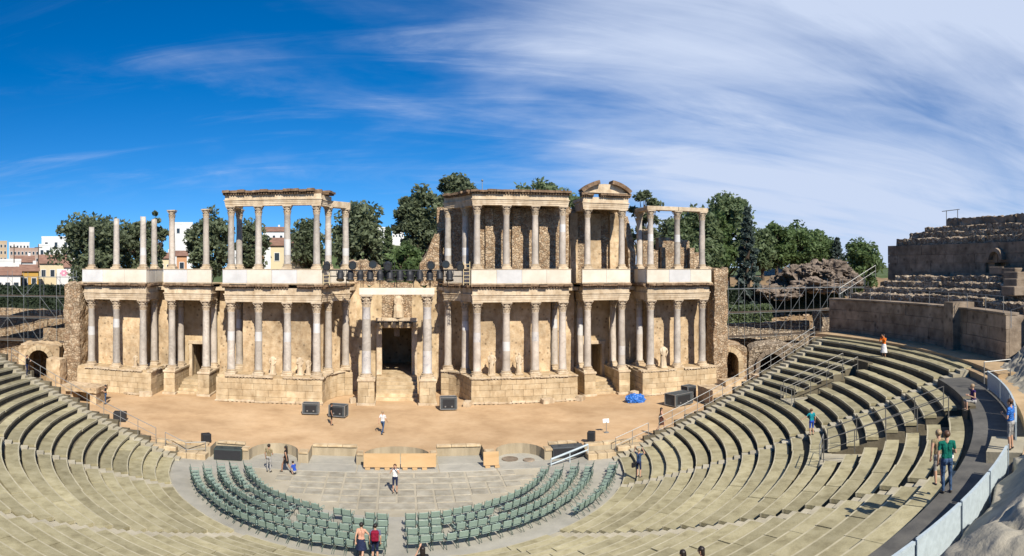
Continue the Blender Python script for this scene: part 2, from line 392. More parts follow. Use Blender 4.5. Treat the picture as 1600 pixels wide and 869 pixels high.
# ------------------------------------------------------------------ orchestra floor and its slabs
mb = MB(); pts = [(14.9 * sin(R_(a)), -14.9 * cos(R_(a))) for a in range(-92, 93, 4)]
pts += [(14.9, 2.2), (-14.9, 2.2)]
mb.plan(pts, -.6, 0.)
orch = struct('orchestra_floor', mb, ORCH)
mb = MB(); mb.sector(9.35, 14.9, R_(-88), R_(88), -.1, .006, 40)
ring = struct('walkway', mb, SLABB)
T = 1.06
tile = MB().bev(-.47, .47, -.46, .46, -.02, .03, .012).mesh('slab', SLABM)
tilew = MB().bev(-.98, .98, -.46, .46, -.02, .03, .012).mesh('slab', SLABM)
for j in range(-9, -2):
    i = -9
    while i < 9:
        wide = random.random() < .18 and i < 8
        x = (i + (1.0 if wide else .5)) * T; y = (j + .5) * T
        if math.hypot(abs(x) + (.9 if wide else .4), y - .4) < 9.3:
            part('slab', tilew if wide else tile, orch, None, (x, y, random.uniform(-.006, .006)))
        i += 2 if wide else 1
for x0, x1 in ((-9.8, -6.4), (-6.3, -2.6), (-2.5, 0), (.1, 2.6), (2.7, 6.3), (6.4, 9.7)):
    part('slab', MB().bev(x0, x1, -2.05, -.5, -.02, .022, .012), orch, SLABB)
for x0, x1 in ((-5.78, -2.67), (2.67, 5.78), (-9.7, -6.6), (6.6, 9.7)):
    part('slab', MB().bev(x0, x1, -.47, 1.4, -.02, .018, .01), orch, SLABB)

# ------------------------------------------------------------------ stage platform with niches in its front
ZS = .7
def niche(c, hw, d, n=10): return [(c - hw * cos(pi * i / n), -.45 + d * sin(pi * i / n)) for i in range(n + 1)]
out = [(-33.5, -.45), (-12.5, -.45), (-12.5, 1.0), (-10.3, 1.0), (-10.3, -.45)] + niche(-8.15, 1.65, 2.0)
out += [(-5.8, -.45), (-5.8, 1.45), (-2.65, 1.45), (-2.65, -.45)] + niche(0, 2.15, 1.9)
out += [(2.65, -.45), (2.65, 1.45), (5.8, 1.45), (5.8, -.45)] + niche(8.15, 1.65, 2.0)
out += [(10.3, -.45), (10.3, 1.0), (12.5, 1.0), (12.5, -.45), (33.5, -.45), (33.5, 24), (-33.5, 24)]
# the platform: vertical front walls and a sand top laid between the niches
mb = MB()
n = len(out)
V = [(x, y, -.6) for x, y in out] + [(x, y, ZS) for x, y in out]
mb.add(V, [(i, (i + 1) % n, n + (i + 1) % n, n + i) for i in range(n)])
mb.cur = 1
mb.add([(x, y, ZS) for x, y in out], [tuple(range(n))])
stage = struct('stage', mb, [mat('niche_plaster', [(.3, (.33, .27, .18)), (.7, (.50, .42, .29))], 1.5, 7, .92, .3, 8, .2, .4, stretch=(1, 1, .25)), SAND])
copings = []
for x0, x1 in ((-10.35, -9.85), (-6.45, -5.85), (-2.6, -2.2), (2.2, 2.6), (5.85, 6.45), (9.85, 10.35)):
    part('coping_stone', MB().bev(x0, x1, -.52, .25, ZS - .1, ZS + .045, .02), stage, BLOCK)
for x0, x1, y1 in ((-5.75, -2.7, 1.8), (2.7, 5.75, 1.8), (-12.4, -10.4, 1.35), (10.4, 12.4, 1.35)):
    k = 3; w_ = (x1 - x0) / k
    for i in range(k): part('coping_stone', MB().bev(x0 + i * w_ + .01, x0 + (i + 1) * w_ - .01, y1 - .45, y1, ZS - .1, ZS + .04 + .01 * (i % 2), .02), stage, BLOCK)
for s in (-1, 1):                                    # low ledges beside the platform ends
    for x0, x1, y0, y1, z in ((12.6, 14.6, -1.3, -.5, .38), (12.7, 16.5, -.42, .1, .86), (14.8, 17.6, -1.0, -.5, .6)):
        a, b = sorted((s * x0, s * x1)); k = 3
        for i in range(k): part('coping_stone', MB().bev(a + (b - a) * i / k + .01, a + (b - a) * (i + 1) / k - .01, y0, y1, -.2, z + .015 * (i % 2), .03), stage, BLOCK)

# ------------------------------------------------------------------ seating
NR = 22
def RK(k): return 13.83 + .842 * k + .004 * k * k
def ZK(k): return .212 * k + .004 * k * k
def yend(r): return -1.22 + .2 * (r - 13.83)
def pend(r): return math.acos(max(-1, min(1, -yend(r) / r)))
AW = .42                                             # half width of an aisle stair
def wedge(label, a, b, cuts=(), nr=NR):
    """a, b: bounding angles; 'end' bound follows the cut end of the seating"""
    t = thing('seating_block', label, 'seating', pol(24, (math.degrees(a) + math.degrees(b)) / 2, 0), group='wedges of stone seating', world=True)
    for k in range(1, nr + 1):
        r1, r2, z = RK(k), RK(k + 1), ZK(k); sm = random.choice(SEATS)
        lo = a + AW / r1 if abs(a) < 1.5 else -(pend(r1) - .95 / r1)
        hi = b - AW / r1 if abs(b) < 1.5 else pend(r1) - .95 / r1
        spans = [(lo, hi)]
        for c, hw, k0, k1 in cuts:
            if k0 <= k <= k1: spans = [(lo, c - hw / r1), (c + hw / r1, hi)]
        row = None
        for p, q in spans:
            nn = max(3, int((q - p) * r1 / 1.2))
            mb = MB(); mb.sector(r1 + .07, r2 + .22, p + .002, q - .002, ZK(k - 1) - .35, z - .13, nn)
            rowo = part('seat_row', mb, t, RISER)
            length = (q - p) * r1; ns = max(1, round(length / random.uniform(2.2, 2.9))); da = (q - p) / ns; g = .016 / r1
            re = r2 + .05 if k < 5 else r2 - (r2 - r1) * (.2 if k < 12 else .34)      # foot channel behind each bench
            sl = MB().sector(r1 + .07, re, -da / 2 + g, da / 2 - g, z - .15, z, max(2, int(da * r1 / .6))); sl.cur = 1; sl.sector(r1, r1 + .07, -da / 2 + g, da / 2 - g, z - .15, z - .004, max(2, int(da * r1 / .6))); me = sl.mesh('seat_slab', [sm, NOSE]); me2 = me.copy(); me2.materials[0] = random.choice(SEATS)
            for i in range(ns):
                part('seat_slab', me2 if random.random() < .3 else me, rowo, None, (random.uniform(-.03, .03), random.uniform(-.03, .03), random.uniform(-.022, .014)), p + da * (i + .5))
    return t
A1, A2, E_ = R_(30.5), R_(61), 9.
V1 = (R_(78.5), .85, 14, 19)
V2 = (R_(47.5), .95, 14, 20)
wedge('wedge of stone seat rows at the far left, beside the stage end', -E_, -A2)
wedge('wedge of stone seat rows second from the left end of the seating', -A2, -A1)
wedge('wedge of stone seat rows at the bottom edge left of the centre aisle', -A1, 0)
wedge('wedge of stone seat rows at the bottom edge right of the centre aisle', 0, A1, (), 20)
wedge('wedge of stone seat rows with a railed entrance hole, below the dark walkway', A1, A2, [V2], 20)
wedge('wedge of stone seat rows right of the stage, running up to the end railing', A2, E_, [V1])
STEP = mat('stair_stone', [(.3, (.40, .355, .25)), (.7, (.54, .49, .365))], 1.2, 7, .92, .25, 9, .12, .4, .1)
def aisle(label, a, nr=NR):
    t = thing('aisle_stair', label, 'stairs', pol(RK(1), math.degrees(a), 0), group='stairs climbing through the seating', world=True)
    for k in range(1, nr + 1):
        r1, r2, z = RK(k), RK(k + 1), ZK(k); z0 = ZK(k - 1); hm = (z + z0) / 2
        mb = MB().box(-AW + .015, AW - .015, -r1 - .44, -r1 + .02, z0 - .5, hm)
        part('step', mb, t, STEP, (0, 0, 0), a)
        part('step', MB().box(-AW + .015, AW - .015, -r2 + .022, -r1 - .444, z0 - .5, z), t, STEP, (0, 0, 0), a)
    return t
aisle('narrow stair through the seats at the left, near the stage', -A2)
aisle('narrow stair through the seats left of the orchestra chairs', -A1)
aisle('narrow centre stair climbing from the chairs towards the viewer', 0.)
aisle('narrow stair from the chairs up to the man in dark green', A1, 20)
aisle('narrow stair right of the chairs, climbing past the teal-shirted boy', A2)
for s, lab in ((-1, 'end stair of small steps along the left end of the seat rows'), (1, 'end stair of small steps along the right end of the seat rows, below the railing')):
    t = thing('end_stair', lab, 'stairs', (s * 20, 0, 0), group='end stairs of the seating', world=True)
    for k in range(1, NR + 1):
        r1, r2, z = RK(k), RK(k + 1), ZK(k); z0 = ZK(k - 1)
        p1, p2 = pend(r1) - .92 / r1, pend(r1)
        for ra, rb, zt in ((r1 - .32, r1 + .1, z0 + (z - z0) * .55), (r1 + .104, r2 - .33, z)):
            x = sorted((s * p1, s * p2)); part('step', MB().sector(ra, rb, x[0], x[1], z0 - .7, zt, 2), t, STEP)
    mb = MB()                                        # the sloping end wall under the steps
    for k in range(1, NR + 1):
        p = pend(RK(k)); x = sorted((s * p, s * (p + .34 / RK(k))))
        mb.sector(RK(k) - .34, RK(k + 1) - .34, x[0] + .001, x[1], -.8, ZK(k) + .12 - .2 * (k % 3 == 0), 1)
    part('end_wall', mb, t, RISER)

ZW = ZK(NR)                                          # level of the upper walkway
mb = MB(); mb.sector(RK(NR + 1) + .05, 38.2, R_(-98), R_(98), -1, ZW + .012, 80)
PATHM = mat('walkway_gravel', [(.3, (.42, .29, .155)), (.7, (.55, .40, .235))], .8, 8, .97, .3, 9, .15, .2)
struct('upper_walkway', mb, PATHM)
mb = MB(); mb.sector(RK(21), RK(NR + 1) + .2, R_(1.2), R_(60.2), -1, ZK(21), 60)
struct('dark_walkway', mb, mat('walkway_painted_shade', [(.3, (.085, .083, .077)), (.7, (.15, .142, .125))], 1.5, 7, .85, .2, 9, .2, .3))  # a band of shade, put into the floor colour
mb = MB(); mb.sector(RK(NR + 1) - .06, RK(NR + 1) + .55, R_(61.5), R_(95), ZW - .4, ZW + .1, 60)
solo('kerb_wall', mb, SEAT, 'low stone kerb along the upper walkway above the right seats', 'kerb')

mb = MB(); mb.sector(RK(NR + 1) + .6, 38.15, R_(54.6), R_(97.5), ZW - .3, ZW + .3, 50)
struct('upper_path', mb, PATHM)
# entrance holes in the seating
def vomit(lab, c, hw, k0, k1, floor_k):
    t = thing('seating_entrance', lab, 'entrance', pol(RK(k0), math.degrees(c), ZK(floor_k)), world=True)
    zf = ZK(floor_k); r0, r1 = RK(k0), RK(k1 + 1)
    part('landing', MB().sector(r0 - .25, r0 + 2.6, c - (hw + .12) / r0, c + (hw + .12) / r0, zf - .6, zf + .1, 4), t, STEP)
    n = 8
    for i in range(n):                               # steps going down under the seats
        ra = r0 + 2.6 + i * .42
        part('step', MB().sector(ra, ra + .42, c - hw / r0, c + hw / r0, -1, zf - .2 * (i + 1), 2), t, STEP)
    for s in (-1, 1):
        a, b = sorted((c + s * hw / r0 * .97, c + s * (hw + .3) / r1))
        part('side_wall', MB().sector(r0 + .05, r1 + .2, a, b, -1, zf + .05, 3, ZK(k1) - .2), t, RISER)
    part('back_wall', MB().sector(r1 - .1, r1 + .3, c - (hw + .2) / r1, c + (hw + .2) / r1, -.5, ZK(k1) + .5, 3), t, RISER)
    return t
vomit('railed entrance hole cut into the seats right of the teal-shirted boy', V2[0], V2[1], 14, 20, 13)
vomit('railed entrance hole cut into the seats below the person in orange', V1[0], V1[1], 14, 19, 13)

# ------------------------------------------------------------------ railings
def rail(label, pts, h=.95, r=.024, matl=None, mids=(.5,), every=1.6, group='steel hand railings', name='hand_railing', pr=None):
    """posts with a top rail and middle rails following points on the ground"""
    matl = matl or RAILM; P = [Vector(p) for p in pts]
    t = thing(name, label, 'railing', P[0], group=group, world=True)
    for f in (1.,) + tuple(mids):
        mb = MB()
        for a, b in zip(P, P[1:]): mb.tube(a + Vector((0, 0, h * f)), b + Vector((0, 0, h * f)), r if f == 1 else r * .75, n=6)
        part('top_rail' if f == 1 else 'middle_rail', mb, t, matl)
    done = []
    for a, b in zip(P, P[1:]):
        n = max(1, round((b - a).length / every))
        for i in range(n + 1):
            p = a.lerp(b, i / n)
            if any((p - q).length < .3 for q in done): continue
            done.append(p); part('post', MB().tube(p - Vector((0, 0, .1)), p + Vector((0, 0, h)), pr or r, n=6), t, matl)
    return t
def endpts(s, ks): return [Vector((s * RK(k) * sin(pend(RK(k)) + .05 / RK(k)), -RK(k) * cos(pend(RK(k)) + .05 / RK(k)), ZK(k) + .05)) for k in ks]
rail('long sloping steel railing along the right end of the seat rows', endpts(1, (5, 10, 14, 18, 22)), 1.05, mids=(.55, .12), every=1.3)
rail('short steel railing at the foot of the right seat end, near the sign', endpts(1, (1, 4)), 1.0, mids=(.5,), every=1.2)
rail('long sloping steel railing along the left end of the seat rows', endpts(-1, (3, 8, 13, 18)), 1.0, mids=(.5,), every=1.8)
rail('steel railing between the left seat end and the stage front', [(-15.6, -.9, .6), (-14.0, -1.2, .1), (-12.8, -.6, .1)], .95)
for c, k0, k1, lab in ((V2, 14, 20, 'around the entrance hole right of the teal-shirted boy'), (V1, 14, 19, 'around the entrance hole below the person in orange')):
    for s in (-1, 1):
        pp = [pol(RK(k0) + (RK(k1) - RK(k0)) * f, math.degrees(c[0]) + s * math.degrees((c[1] + .12) / RK(k0)), ZK(k0) + (ZK(k1) - ZK(k0)) * f) for f in (0, .5, 1)]
        rail(('nearer' if s < 0 else 'farther') + ' sloping handrail ' + lab, pp, 1.0, .026, DARKRAIL, (.5,), 1.6)
    pp = [pol(RK(k0) - .2, math.degrees(c[0]) + s * math.degrees((c[1] + .12) / RK(k0)), ZK(13) + .1) for s in (-1, 1)]
    rail('front railing of the landing ' + lab, pp, .95, .022, RAILM, (.5,), 1.)

# pale fence along the walkway edge, in curved panels
def fence(label, degs, gap=None):
    t = thing('metal_fence', label, 'fence', pol(34.9, degs[0], ZK(21)), group='pale metal fences along the walkway', world=True)
    for a, b in zip(degs, degs[1:]):
        pa, pb = R_(a) + .002, R_(b) - .002
        mb = MB(); mb.sector(34.98, 35.01, pa, pb, ZK(21) + .12, ZK(21) + .95, 4); part('panel', mb, t, WHITEM)
        mb = MB(); mb.sector(34.95, 35.03, pa, pb, ZK(21) + .97, ZK(21) + 1.04, 4); part('top_rail', mb, t, WHITEM)
    for a in degs: part('post', MB().box(-.03, .03, -35.05, -35.015, ZK(21), ZK(21) + 1.06), t, WHITEM, (0, 0, 0), R_(a))
    return t
fence('pale blue-grey sheet metal fence curving across the bottom right corner', [4, 8, 12, 16, 20, 24, 28.5])
fence('grey metal fence curving past the seated person in purple', [33.5, 38, 43, 48, 53])
rail('short steel railing at the start of the sunlit path beside the curved fence', [pol(34.9, 53.5, ZW), pol(36.6, 54.5, ZW)], 1.1, .03, mids=(.5,))

# ------------------------------------------------------------------ stage building
SB = thing('stage_building', 'two-storey Roman stage front of columns, marble parapet and warm stone walls', 'ruin', (0, 18, ZS), world=True)
YF, ZP, ZC, ZE, ZT, ZU = 15.35, 3.1, 9.75, 11.0, 12.75, 18.5   # column line, podium top, capital top, cornice, parapet top, upper capital top

def capital_mesh(h, r):
    mb = MB(); mb.lathe([(r * .98, 0), (r * 1.08, .04 * h), (r * .98, .08 * h), (r * 1.0, .45 * h), (r * 1.15, .75 * h), (r * 1.38, .88 * h)], 12)
    for tier, (zb, zt, n, off, out) in enumerate(((.04, .42, 8, 0, .30), (.22, .68, 8, pi / 8, .38))):
        for i in range(n):
            a = 2 * pi * i / n + off; ca, sa = cos(a), sin(a); w_ = r * .36
            V = []
            for (rr, z, ww) in ((1.0, zb, .8), (1.10, zb + (zt - zb) * .55, 1.05), (1.10 + out * .55, zt * .98, .8), (1.10 + out, zt * .86, .25)):
                for sgn in (-1, 1): V.append((r * rr * ca - sgn * w_ * ww * sa, r * rr * sa + sgn * w_ * ww * ca, z * h))
            mb.add(V, [(0, 1, 3, 2), (2, 3, 5, 4), (4, 5, 7, 6)])
    for i in range(4):
        a = pi / 4 + pi / 2 * i; ca, sa = cos(a), sin(a)
        mb.tube((r * 1.05 * ca, r * 1.05 * sa, .55 * h), (r * 1.62 * ca, r * 1.62 * sa, .82 * h), r * .1, r * .14, 5)
        mb.ell((r * 1.6 * ca, r * 1.6 * sa, .77 * h), (r * .2,) * 3, 6, 5)
    pts = []
    for i in range(4):
        a = pi / 4 + pi / 2 * i
        for da, rr in ((-.08, 2.0), (.08, 2.0), (pi / 4, 1.42)): pts.append((r * rr * cos(a + da), r * rr * sin(a + da)))
    mb.plan(pts, .87 * h, h)
    return mb.mesh('capital', CAPM)
CACHE = {}
def cached(key, fn):
    if key not in CACHE: CACHE[key] = fn()
    return CACHE[key]
def shaft_mesh(h, r, m_, broken=0):
    mb = MB(); n = 16
    prof = [(r * 1.08, 0), (r * 1.08, .06), (r * 1.0, .12)] + [(r * (1 - .13 * (i / 6) ** 1.6), .12 + (h - .2) * i / 6) for i in range(1, 7)] + [(r * .93, h - .04), (r * .93, h)]
    if broken: prof = prof[:-2] + [(r * .8, h + .0)]
    mb.lathe(prof, n)
    if broken:                                        # chipped top
        for i in range(n): x, y, z = mb.v[-n + i]; mb.v[-n + i] = (x, y, z - .22 * noise.noise(Vector((x * 4, y * 4, broken))) - .1)
    for i, (vx, vy, vz) in enumerate(mb.v):             # worn and chipped surface
        q = noise.noise(Vector((vx * 3 + broken, vy * 3, vz * 1.1 + h * 7))) * .03 - max(0, noise.noise(Vector((vx * 6, vy * 6 + h, vz * 2.2))) - .3) * .16
        f = 1 + q / max(.1, math.hypot(vx, vy)); mb.v[i] = (vx * f, vy * f, vz)
    alt = [SHAFT, SHAFTP, PARAG, SHAFTW]; cut = random.choice((0, 0, 1, 2)); a, b = sorted(random.sample((3, 4, 5, 6, 7), 2))
    if cut:                                             # repaired drums of another marble
        for j in range(n * (len(prof) - 1)):
            if a <= j // n < b: mb.m[j] = 1
    me = mb.mesh('column', [m_, alt[(alt.index(m_) + cut) % 4] if m_ in alt else SHAFTP], True)
    return me
def base_mesh(r):
    mb = MB(); mb.box(-r * 1.42, r * 1.42, -r * 1.42, r * 1.42, 0, .16)
    mb.lathe([(r * 1.40, .162), (r * 1.44, .21), (r * 1.38, .27), (r * 1.18, .29), (r * 1.16, .33), (r * 1.28, .36), (r * 1.28, .41), (r * 1.1, .43)], 16)
    return mb.mesh('base', ENTAB, False)
def column(x, y, z0, z1, r=.34, m_=None, cap=True, broken=0):
    m_ = m_ or SHAFT; ch = r * 2.7; h = (z1 - z0) - .43 - (ch if cap else 0); key = (round(h, 2), r, m_.name, broken, random.randrange(5))
    c = part('column', cached(('s',) + key, lambda: shaft_mesh(h, r, m_, broken)), SB, None, (x, y, z0 + .43), random.choice((0, 1.1, 2.3, 3.9, 5.2)))
    OFF.pop(c.name, None)
    b = bpy.data.objects.new('base', cached(('b', r), lambda: base_mesh(r))); COL.objects.link(b); b.parent = c; b.location = (0, 0, -.43); b.rotation_euler = (0, 0, -c.rotation_euler.z)
    if cap:
        k = bpy.data.objects.new('capital', cached(('c', r), lambda: capital_mesh(ch, r * .9))); COL.objects.link(k); k.parent = c; k.location = (0, 0, h); k.rotation_euler = (0, 0, -c.rotation_euler.z)
    return c
def blocks_on(parent, p0, p1, z0, z1, courses, avg, m_, name='ashlar_block', depth=.3, gap=.012, proud=.02, skip=0., bev=.022):
    """courses of separate stones along a wall line; the face looks to the right of p0 -> p1"""
    p0 = Vector((*p0, 0)); p1 = Vector((*p1, 0)); d = p1 - p0; ln = d.length; mt = Matrix.Translation(p0) @ Matrix.Rotation(math.atan2(d.y, d.x), 4, 'Z')
    hs = [random.uniform(.85, 1.15) for _ in range(courses)]; s = sum(hs); z = z0
    for h in hs:
        h = h / s * (z1 - z0); x = 0.
        while x < ln - .05:
            w_ = avg * random.uniform(.6, 1.4)
            if ln - x - w_ < avg * .45: w_ = ln - x
            if random.random() >= skip:
                pr = random.uniform(0, proud)
                part(name, MB().bev(x + gap / 2, x + w_ - gap / 2, -pr, depth, z + gap / 2, z + h - gap / 2, bev, mt), parent, m_)
            x += w_
        z += h
def mirror(s, pts):
    q = [(s * x, y) for x, y in pts]; return q if s > 0 else q[::-1]
def beam(parent, name, p0, p1, hw, z0, z1, m_, ext=0.):
    p0 = Vector((*p0, 0)); p1 = Vector((*p1, 0)); d = p1 - p0; mt = Matrix.Translation(p0) @ Matrix.Rotation(math.atan2(d.y, d.x), 4, 'Z')
    mb = MB(); h = z1 - z0; x0, x1 = -ext, d.length + ext
    if h > .8:                                         # three fasciae, a crowning moulding and the frieze
        for i, (a, b, o) in enumerate(((0, .16, .06), (.16, .34, .03), (.34, .5, .0), (.5, .58, -.07), (.58, 1., .03))):
            mb.box(x0 + o, x1 - o, -hw + o, hw - o, z0 + h * a + (.001 if i else 0), z0 + h * b, mt)
    else: mb.bev(x0, x1, -hw, hw, z0, z1, .02, mt)
    return part(name, mb, parent, m_)
def cornice(parent, p0, p1, z0, z1, proj, miss=.08, avg=.75, m_=None, depth=.5, name='cornice_block'):
    """a row of weathered projecting stones, the face to the right of p0 -> p1"""
    m_ = m_ or CORN
    p0 = Vector((*p0, 0)); p1 = Vector((*p1, 0)); d = p1 - p0; ln = d.length; mt = Matrix.Translation(p0) @ Matrix.Rotation(math.atan2(d.y, d.x), 4, 'Z')
    n = max(1, round(ln / avg)); x = 0.
    for i in range(n):
        w_ = ln / n; pr = proj * random.choice((1, 1, .95, .85, .6)); zt = z1 - random.choice((0, 0, .03, .08))
        if random.random() >= miss:
            mb = MB(); zm = z0 + (zt - z0) * .45
            mb.rough(x + .012, x + w_ - .012, -pr, depth, zm, zt, .2, .03, None, 3., mt)
            for q in range(3): mb.box(x + w_ * (q + .2) / 3, x + w_ * (q + .75) / 3, -pr * .62, depth, z0 + .01, zm + .03, mt)
            part(name, mb, parent, m_)
        x += w_
def parapet(p0, p1, z0, z1, avg=2.0, grey=.25, th=.32):
    p0v = Vector((*p0, 0)); p1v = Vector((*p1, 0)); d = p1v - p0v; ln = d.length; mt = Matrix.Translation(p0v) @ Matrix.Rotation(math.atan2(d.y, d.x), 4, 'Z')
    n = max(1, round(ln / avg))
    cap = part('parapet', MB().bev(-.03, ln + .03, -.05, th + .05, z1 - .07, z1, .012, mt), SB, ENTAB)
    part('parapet_base', MB().box(-.02, ln + .02, -.04, th + .02, z0, z0 + .09, mt), cap, ENTAB)
    for i in range(n): part('parapet_panel', MB().bev(ln * i / n + .006, ln * (i + 1) / n - .006, -random.uniform(0, .022), th, z0 + .092, z1 - .072, .012, mt), cap, PARAG if random.random() < grey else PARA)

def curve(cx, cy, a, b, t0, t1, n): return [(cx + a * sin(t0 + (t1 - t0) * i / n), cy + b * cos(t0 + (t1 - t0) * i / n)) for i in range(n + 1)]
PCUR = curve(4.2, 14.55, 2.4, 4.6, 0, pi / 2, 5)      # concave podium edge beside the main door
WCUR = curve(3.9, 16.3, 3.6, 5.0, 0, pi / 2, 7)       # wall behind it
for s in (-1, 1):
    # podiums
    outline = mirror(s, [(16.35, 19.25)] + [(4.2, 19.25)] + PCUR[1:] + [(16.35, 14.55)])
    inn = [(x * .995 + (.05 if s > 0 else -.05), y + .12) for x, y in outline]
    pod = part('podium', MB().plan([(s * 16.25, 19.3), (s * 4.35, 19.3)] + [(s * (x + .12), y + .12) for x, y in PCUR] + [(s * 16.25, 14.67)], ZS - .3, ZP - .01), SB, STONE)
    segs = list(zip(mirror(s, PCUR), mirror(s, PCUR)[1:]))
    for a, b in segs: blocks_on(pod, a, b, ZS, ZP - .22, 4, 1.2, BLOCK)
    f = mirror(s, [(6.6, 14.55), (16.35, 14.55)]); blocks_on(pod, f[0], f[1], ZS, ZP - .22, 4, 1.25, BLOCK)
    f = mirror(s, [(16.35, 14.55), (16.35, 19.2)]); blocks_on(pod, f[0], f[1], ZS, ZP - .22, 4, 1.2, BLOCK)
    full = s > 0
    for a, b in segs + [mirror(s, [(6.55, 14.55), (16.4, 14.55)])]:
        cornice(pod, a, b, ZP - .22, ZP, .16, .0 if full else .3, .9, ENTAB, .45, 'moulding_block')
    f = mirror(s, [(6.5, 14.4), (16.4, 14.4)]); cornice(pod, f[0], f[1], ZS - .05, ZS + .24, .12, .05, 1.3, ENTAB, .2, 'plinth_block')
    pod = part('podium', MB().plan([(s * 22.85, 19.3), (s * 22.85, 14.67), (s * 30.6, 14.67), (s * 30.6, 19.3)], ZS - .3, ZP - .01), SB, STONE)
    for q in ([(22.75, 19.2), (22.75, 14.55)], [(22.75, 14.55), (30.65, 14.55)]):
        f = mirror(s, q); blocks_on(pod, f[0], f[1], ZS, ZP - .22, 4, 1.2, BLOCK); cornice(pod, f[0], f[1], ZP - .22, ZP, .14, .3, .9, ENTAB, .45, 'moulding_block')
    f = mirror(s, [(22.6, 14.4), (25.5, 14.4)]); cornice(pod, f[0], f[1], ZS - .05, ZS + .22, .15, .1, 1.1, ENTAB, .2, 'plinth_block')
    # pedestals of the side door and the main door
    for x, hw, y0, y1, zt in ((18.0, .55, 16.0, 20.6, 3.0), (21.45, .55, 16.0, 20.6, 3.0), (2.72, .72, 14.55, 16.4, 3.0)):
        ped = part('pedestal', MB().box(s * x - hw + .1, s * x + hw - .1, y0 + .1, y1, ZS - .3, zt - .01), SB, STONE)
        blocks_on(ped, (s * x - hw, y0), (s * x + hw, y0), ZS + .2, zt - .2, 3, 1.0 if hw < .6 else .8, BLOCK)
        blocks_on(ped, (s * x - hw, y1), (s * x - hw, y0), ZS + .2, zt - .2, 3, 1.2, BLOCK); blocks_on(ped, (s * x + hw, y0), (s * x + hw, y1), ZS + .2, zt - .2, 3, 1.2, BLOCK)
        part('plinth', MB().bev(s * x - hw - .12, s * x + hw + .12, y0 - .12, y1 - .1, ZS - .1, ZS + .2, .03), ped, ENTAB)
        part('cap_stone', MB().bev(s * x - hw - .08, s * x + hw + .08, y0 - .08, y1 - .1, zt - .2, zt, .03), ped, ENTAB)
    # lower walls
    def wall(x0, x1, y0, y1, z0, z1, m_=RUBFINE, amp=.05, top=None, step=.45):
        a, b = sorted((s * x0, s * x1)); return part('wall', MB().rough(a, b, y0, y1, z0, z1, step, amp, top), SB, m_)
    wall(7.3, 14.4, 17.0, 22, ZS, 11.25); wall(24.7, 30.65, 17.0, 22, ZS, 11.25)
    wall(14.4, 17.35, 19.4, 22, ZS, 11.25); wall(22.45, 24.7, 19.4, 22, ZS, 11.25)
    wall(17.35, 18.85, 20.65, 22, ZS, 11.25, STONE, .03); wall(20.75, 22.45, 20.65, 22, ZS, 11.25, STONE, .03); wall(18.85, 20.75, 20.66, 22, 5.05, 11.25, STONE, .02)
    for x in (18.85, 20.75): part('door_jamb', MB().bev(s * x - .16, s * x + .16, 20.5, 21.0, 1.8, 5.05, .02), SB, ENTAB)
    part('door_lintel', MB().bev(*sorted((s * 18.6, s * 21.0)), 20.48, 21.0, 5.06, 5.42, .03), SB, ENTAB)
    part('doorway', MB().box(*sorted((s * 18.9, s * 20.7)), 24, 24.2, 1.5, 5.3).box(*sorted((s * 18.7, s * 20.9)), 21.9, 24.2, 5.1, 5.3).box(*sorted((s * 18.72, s * 18.88)), 22.0, 24.2, 1.5, 5.3).box(*sorted((s * 20.72, s * 20.88)), 22.0, 24.2, 1.5, 5.3), SB, STONE)
    for i in range(5): part('step', MB().bev(*sorted((s * 18.58, s * 20.88)), 16.6 + i * .5, 21.5 + i * .02, ZS - .2, ZS + .22 * (i + 1), .02), SB, BLOCK)
    cw = [(s * x, y) for x, y in WCUR] + [(s * 7.5, 22), (s * 3.9, 22)]
    part('wall', MB().plan(cw, ZS, 11.24), SB, RUBFINE)
    wall(1.48, 4.0, 21.3, 22.6, ZS, 11.9, STONE, .05, lambda x, y: 11.2 + .7 * noise.noise(Vector((x * 1.3, 2, 5))))
    part('door_jamb', MB().bev(*sorted((s * 1.46, s * 2.0)), 20.9, 21.4, 2.2, 7.0, .03), SB, ENTAB)
    # columns, lower order
    inner = [(7.2, YF), (9.87, YF), (12.54, YF), (15.12, YF)]; wing = [(23.87, YF), (26.7, YF), (29.43, YF)]
    for x, y in inner: column(s * x, y, ZP, ZC, .36, SHAFT if s < 0 else SHAFTP)
    for x, y in wing: column(s * x, y, ZP, ZC, .36, SHAFT)
    for x, y in ((6.38, 17.65), (4.9, 19.45), (15.12, 18.5), (23.87, 18.3)): column(s * x, y, ZP, ZC, .35, SHAFTP)
    for x, y in ((17.98, 16.85), (21.45, 16.85)): column(s * x, y, 3.0, ZC, .36, SHAFT if s < 0 else SHAFTP)
    for x, y in ((17.98, 19.5), (21.45, 19.5)): column(s * x, y, 3.0, ZC, .34, SHAFTP)
    column(s * 2.72, YF, 3.0, 10.45, .42, SHAFTW)
    # entablature, lower order
    for a, b, e in (((6.95, YF), (15.4, YF), .25), ((15.12, YF + .45), (15.12, 19.4), 0), ((23.6, YF), (29.8, YF), .25), ((23.87, YF + .45), (23.87, 19.4), 0),
                 ((17.6, 16.85), (21.85, 16.85), .25), ((17.98, 17.3), (17.98, 20.6), 0), ((21.45, 17.3), (21.45, 20.6), 0), ((7.05, YF + .4), (6.38, 17.65), .1), ((6.38, 17.65), (4.9, 19.45), .2)):
        q = mirror(s, [a, b]); beam(SB, 'entablature', q[0], q[1], .48 if a[1] < 17.6 or a[0] > 10 else .42, ZC, ZE, ENTAB, e)
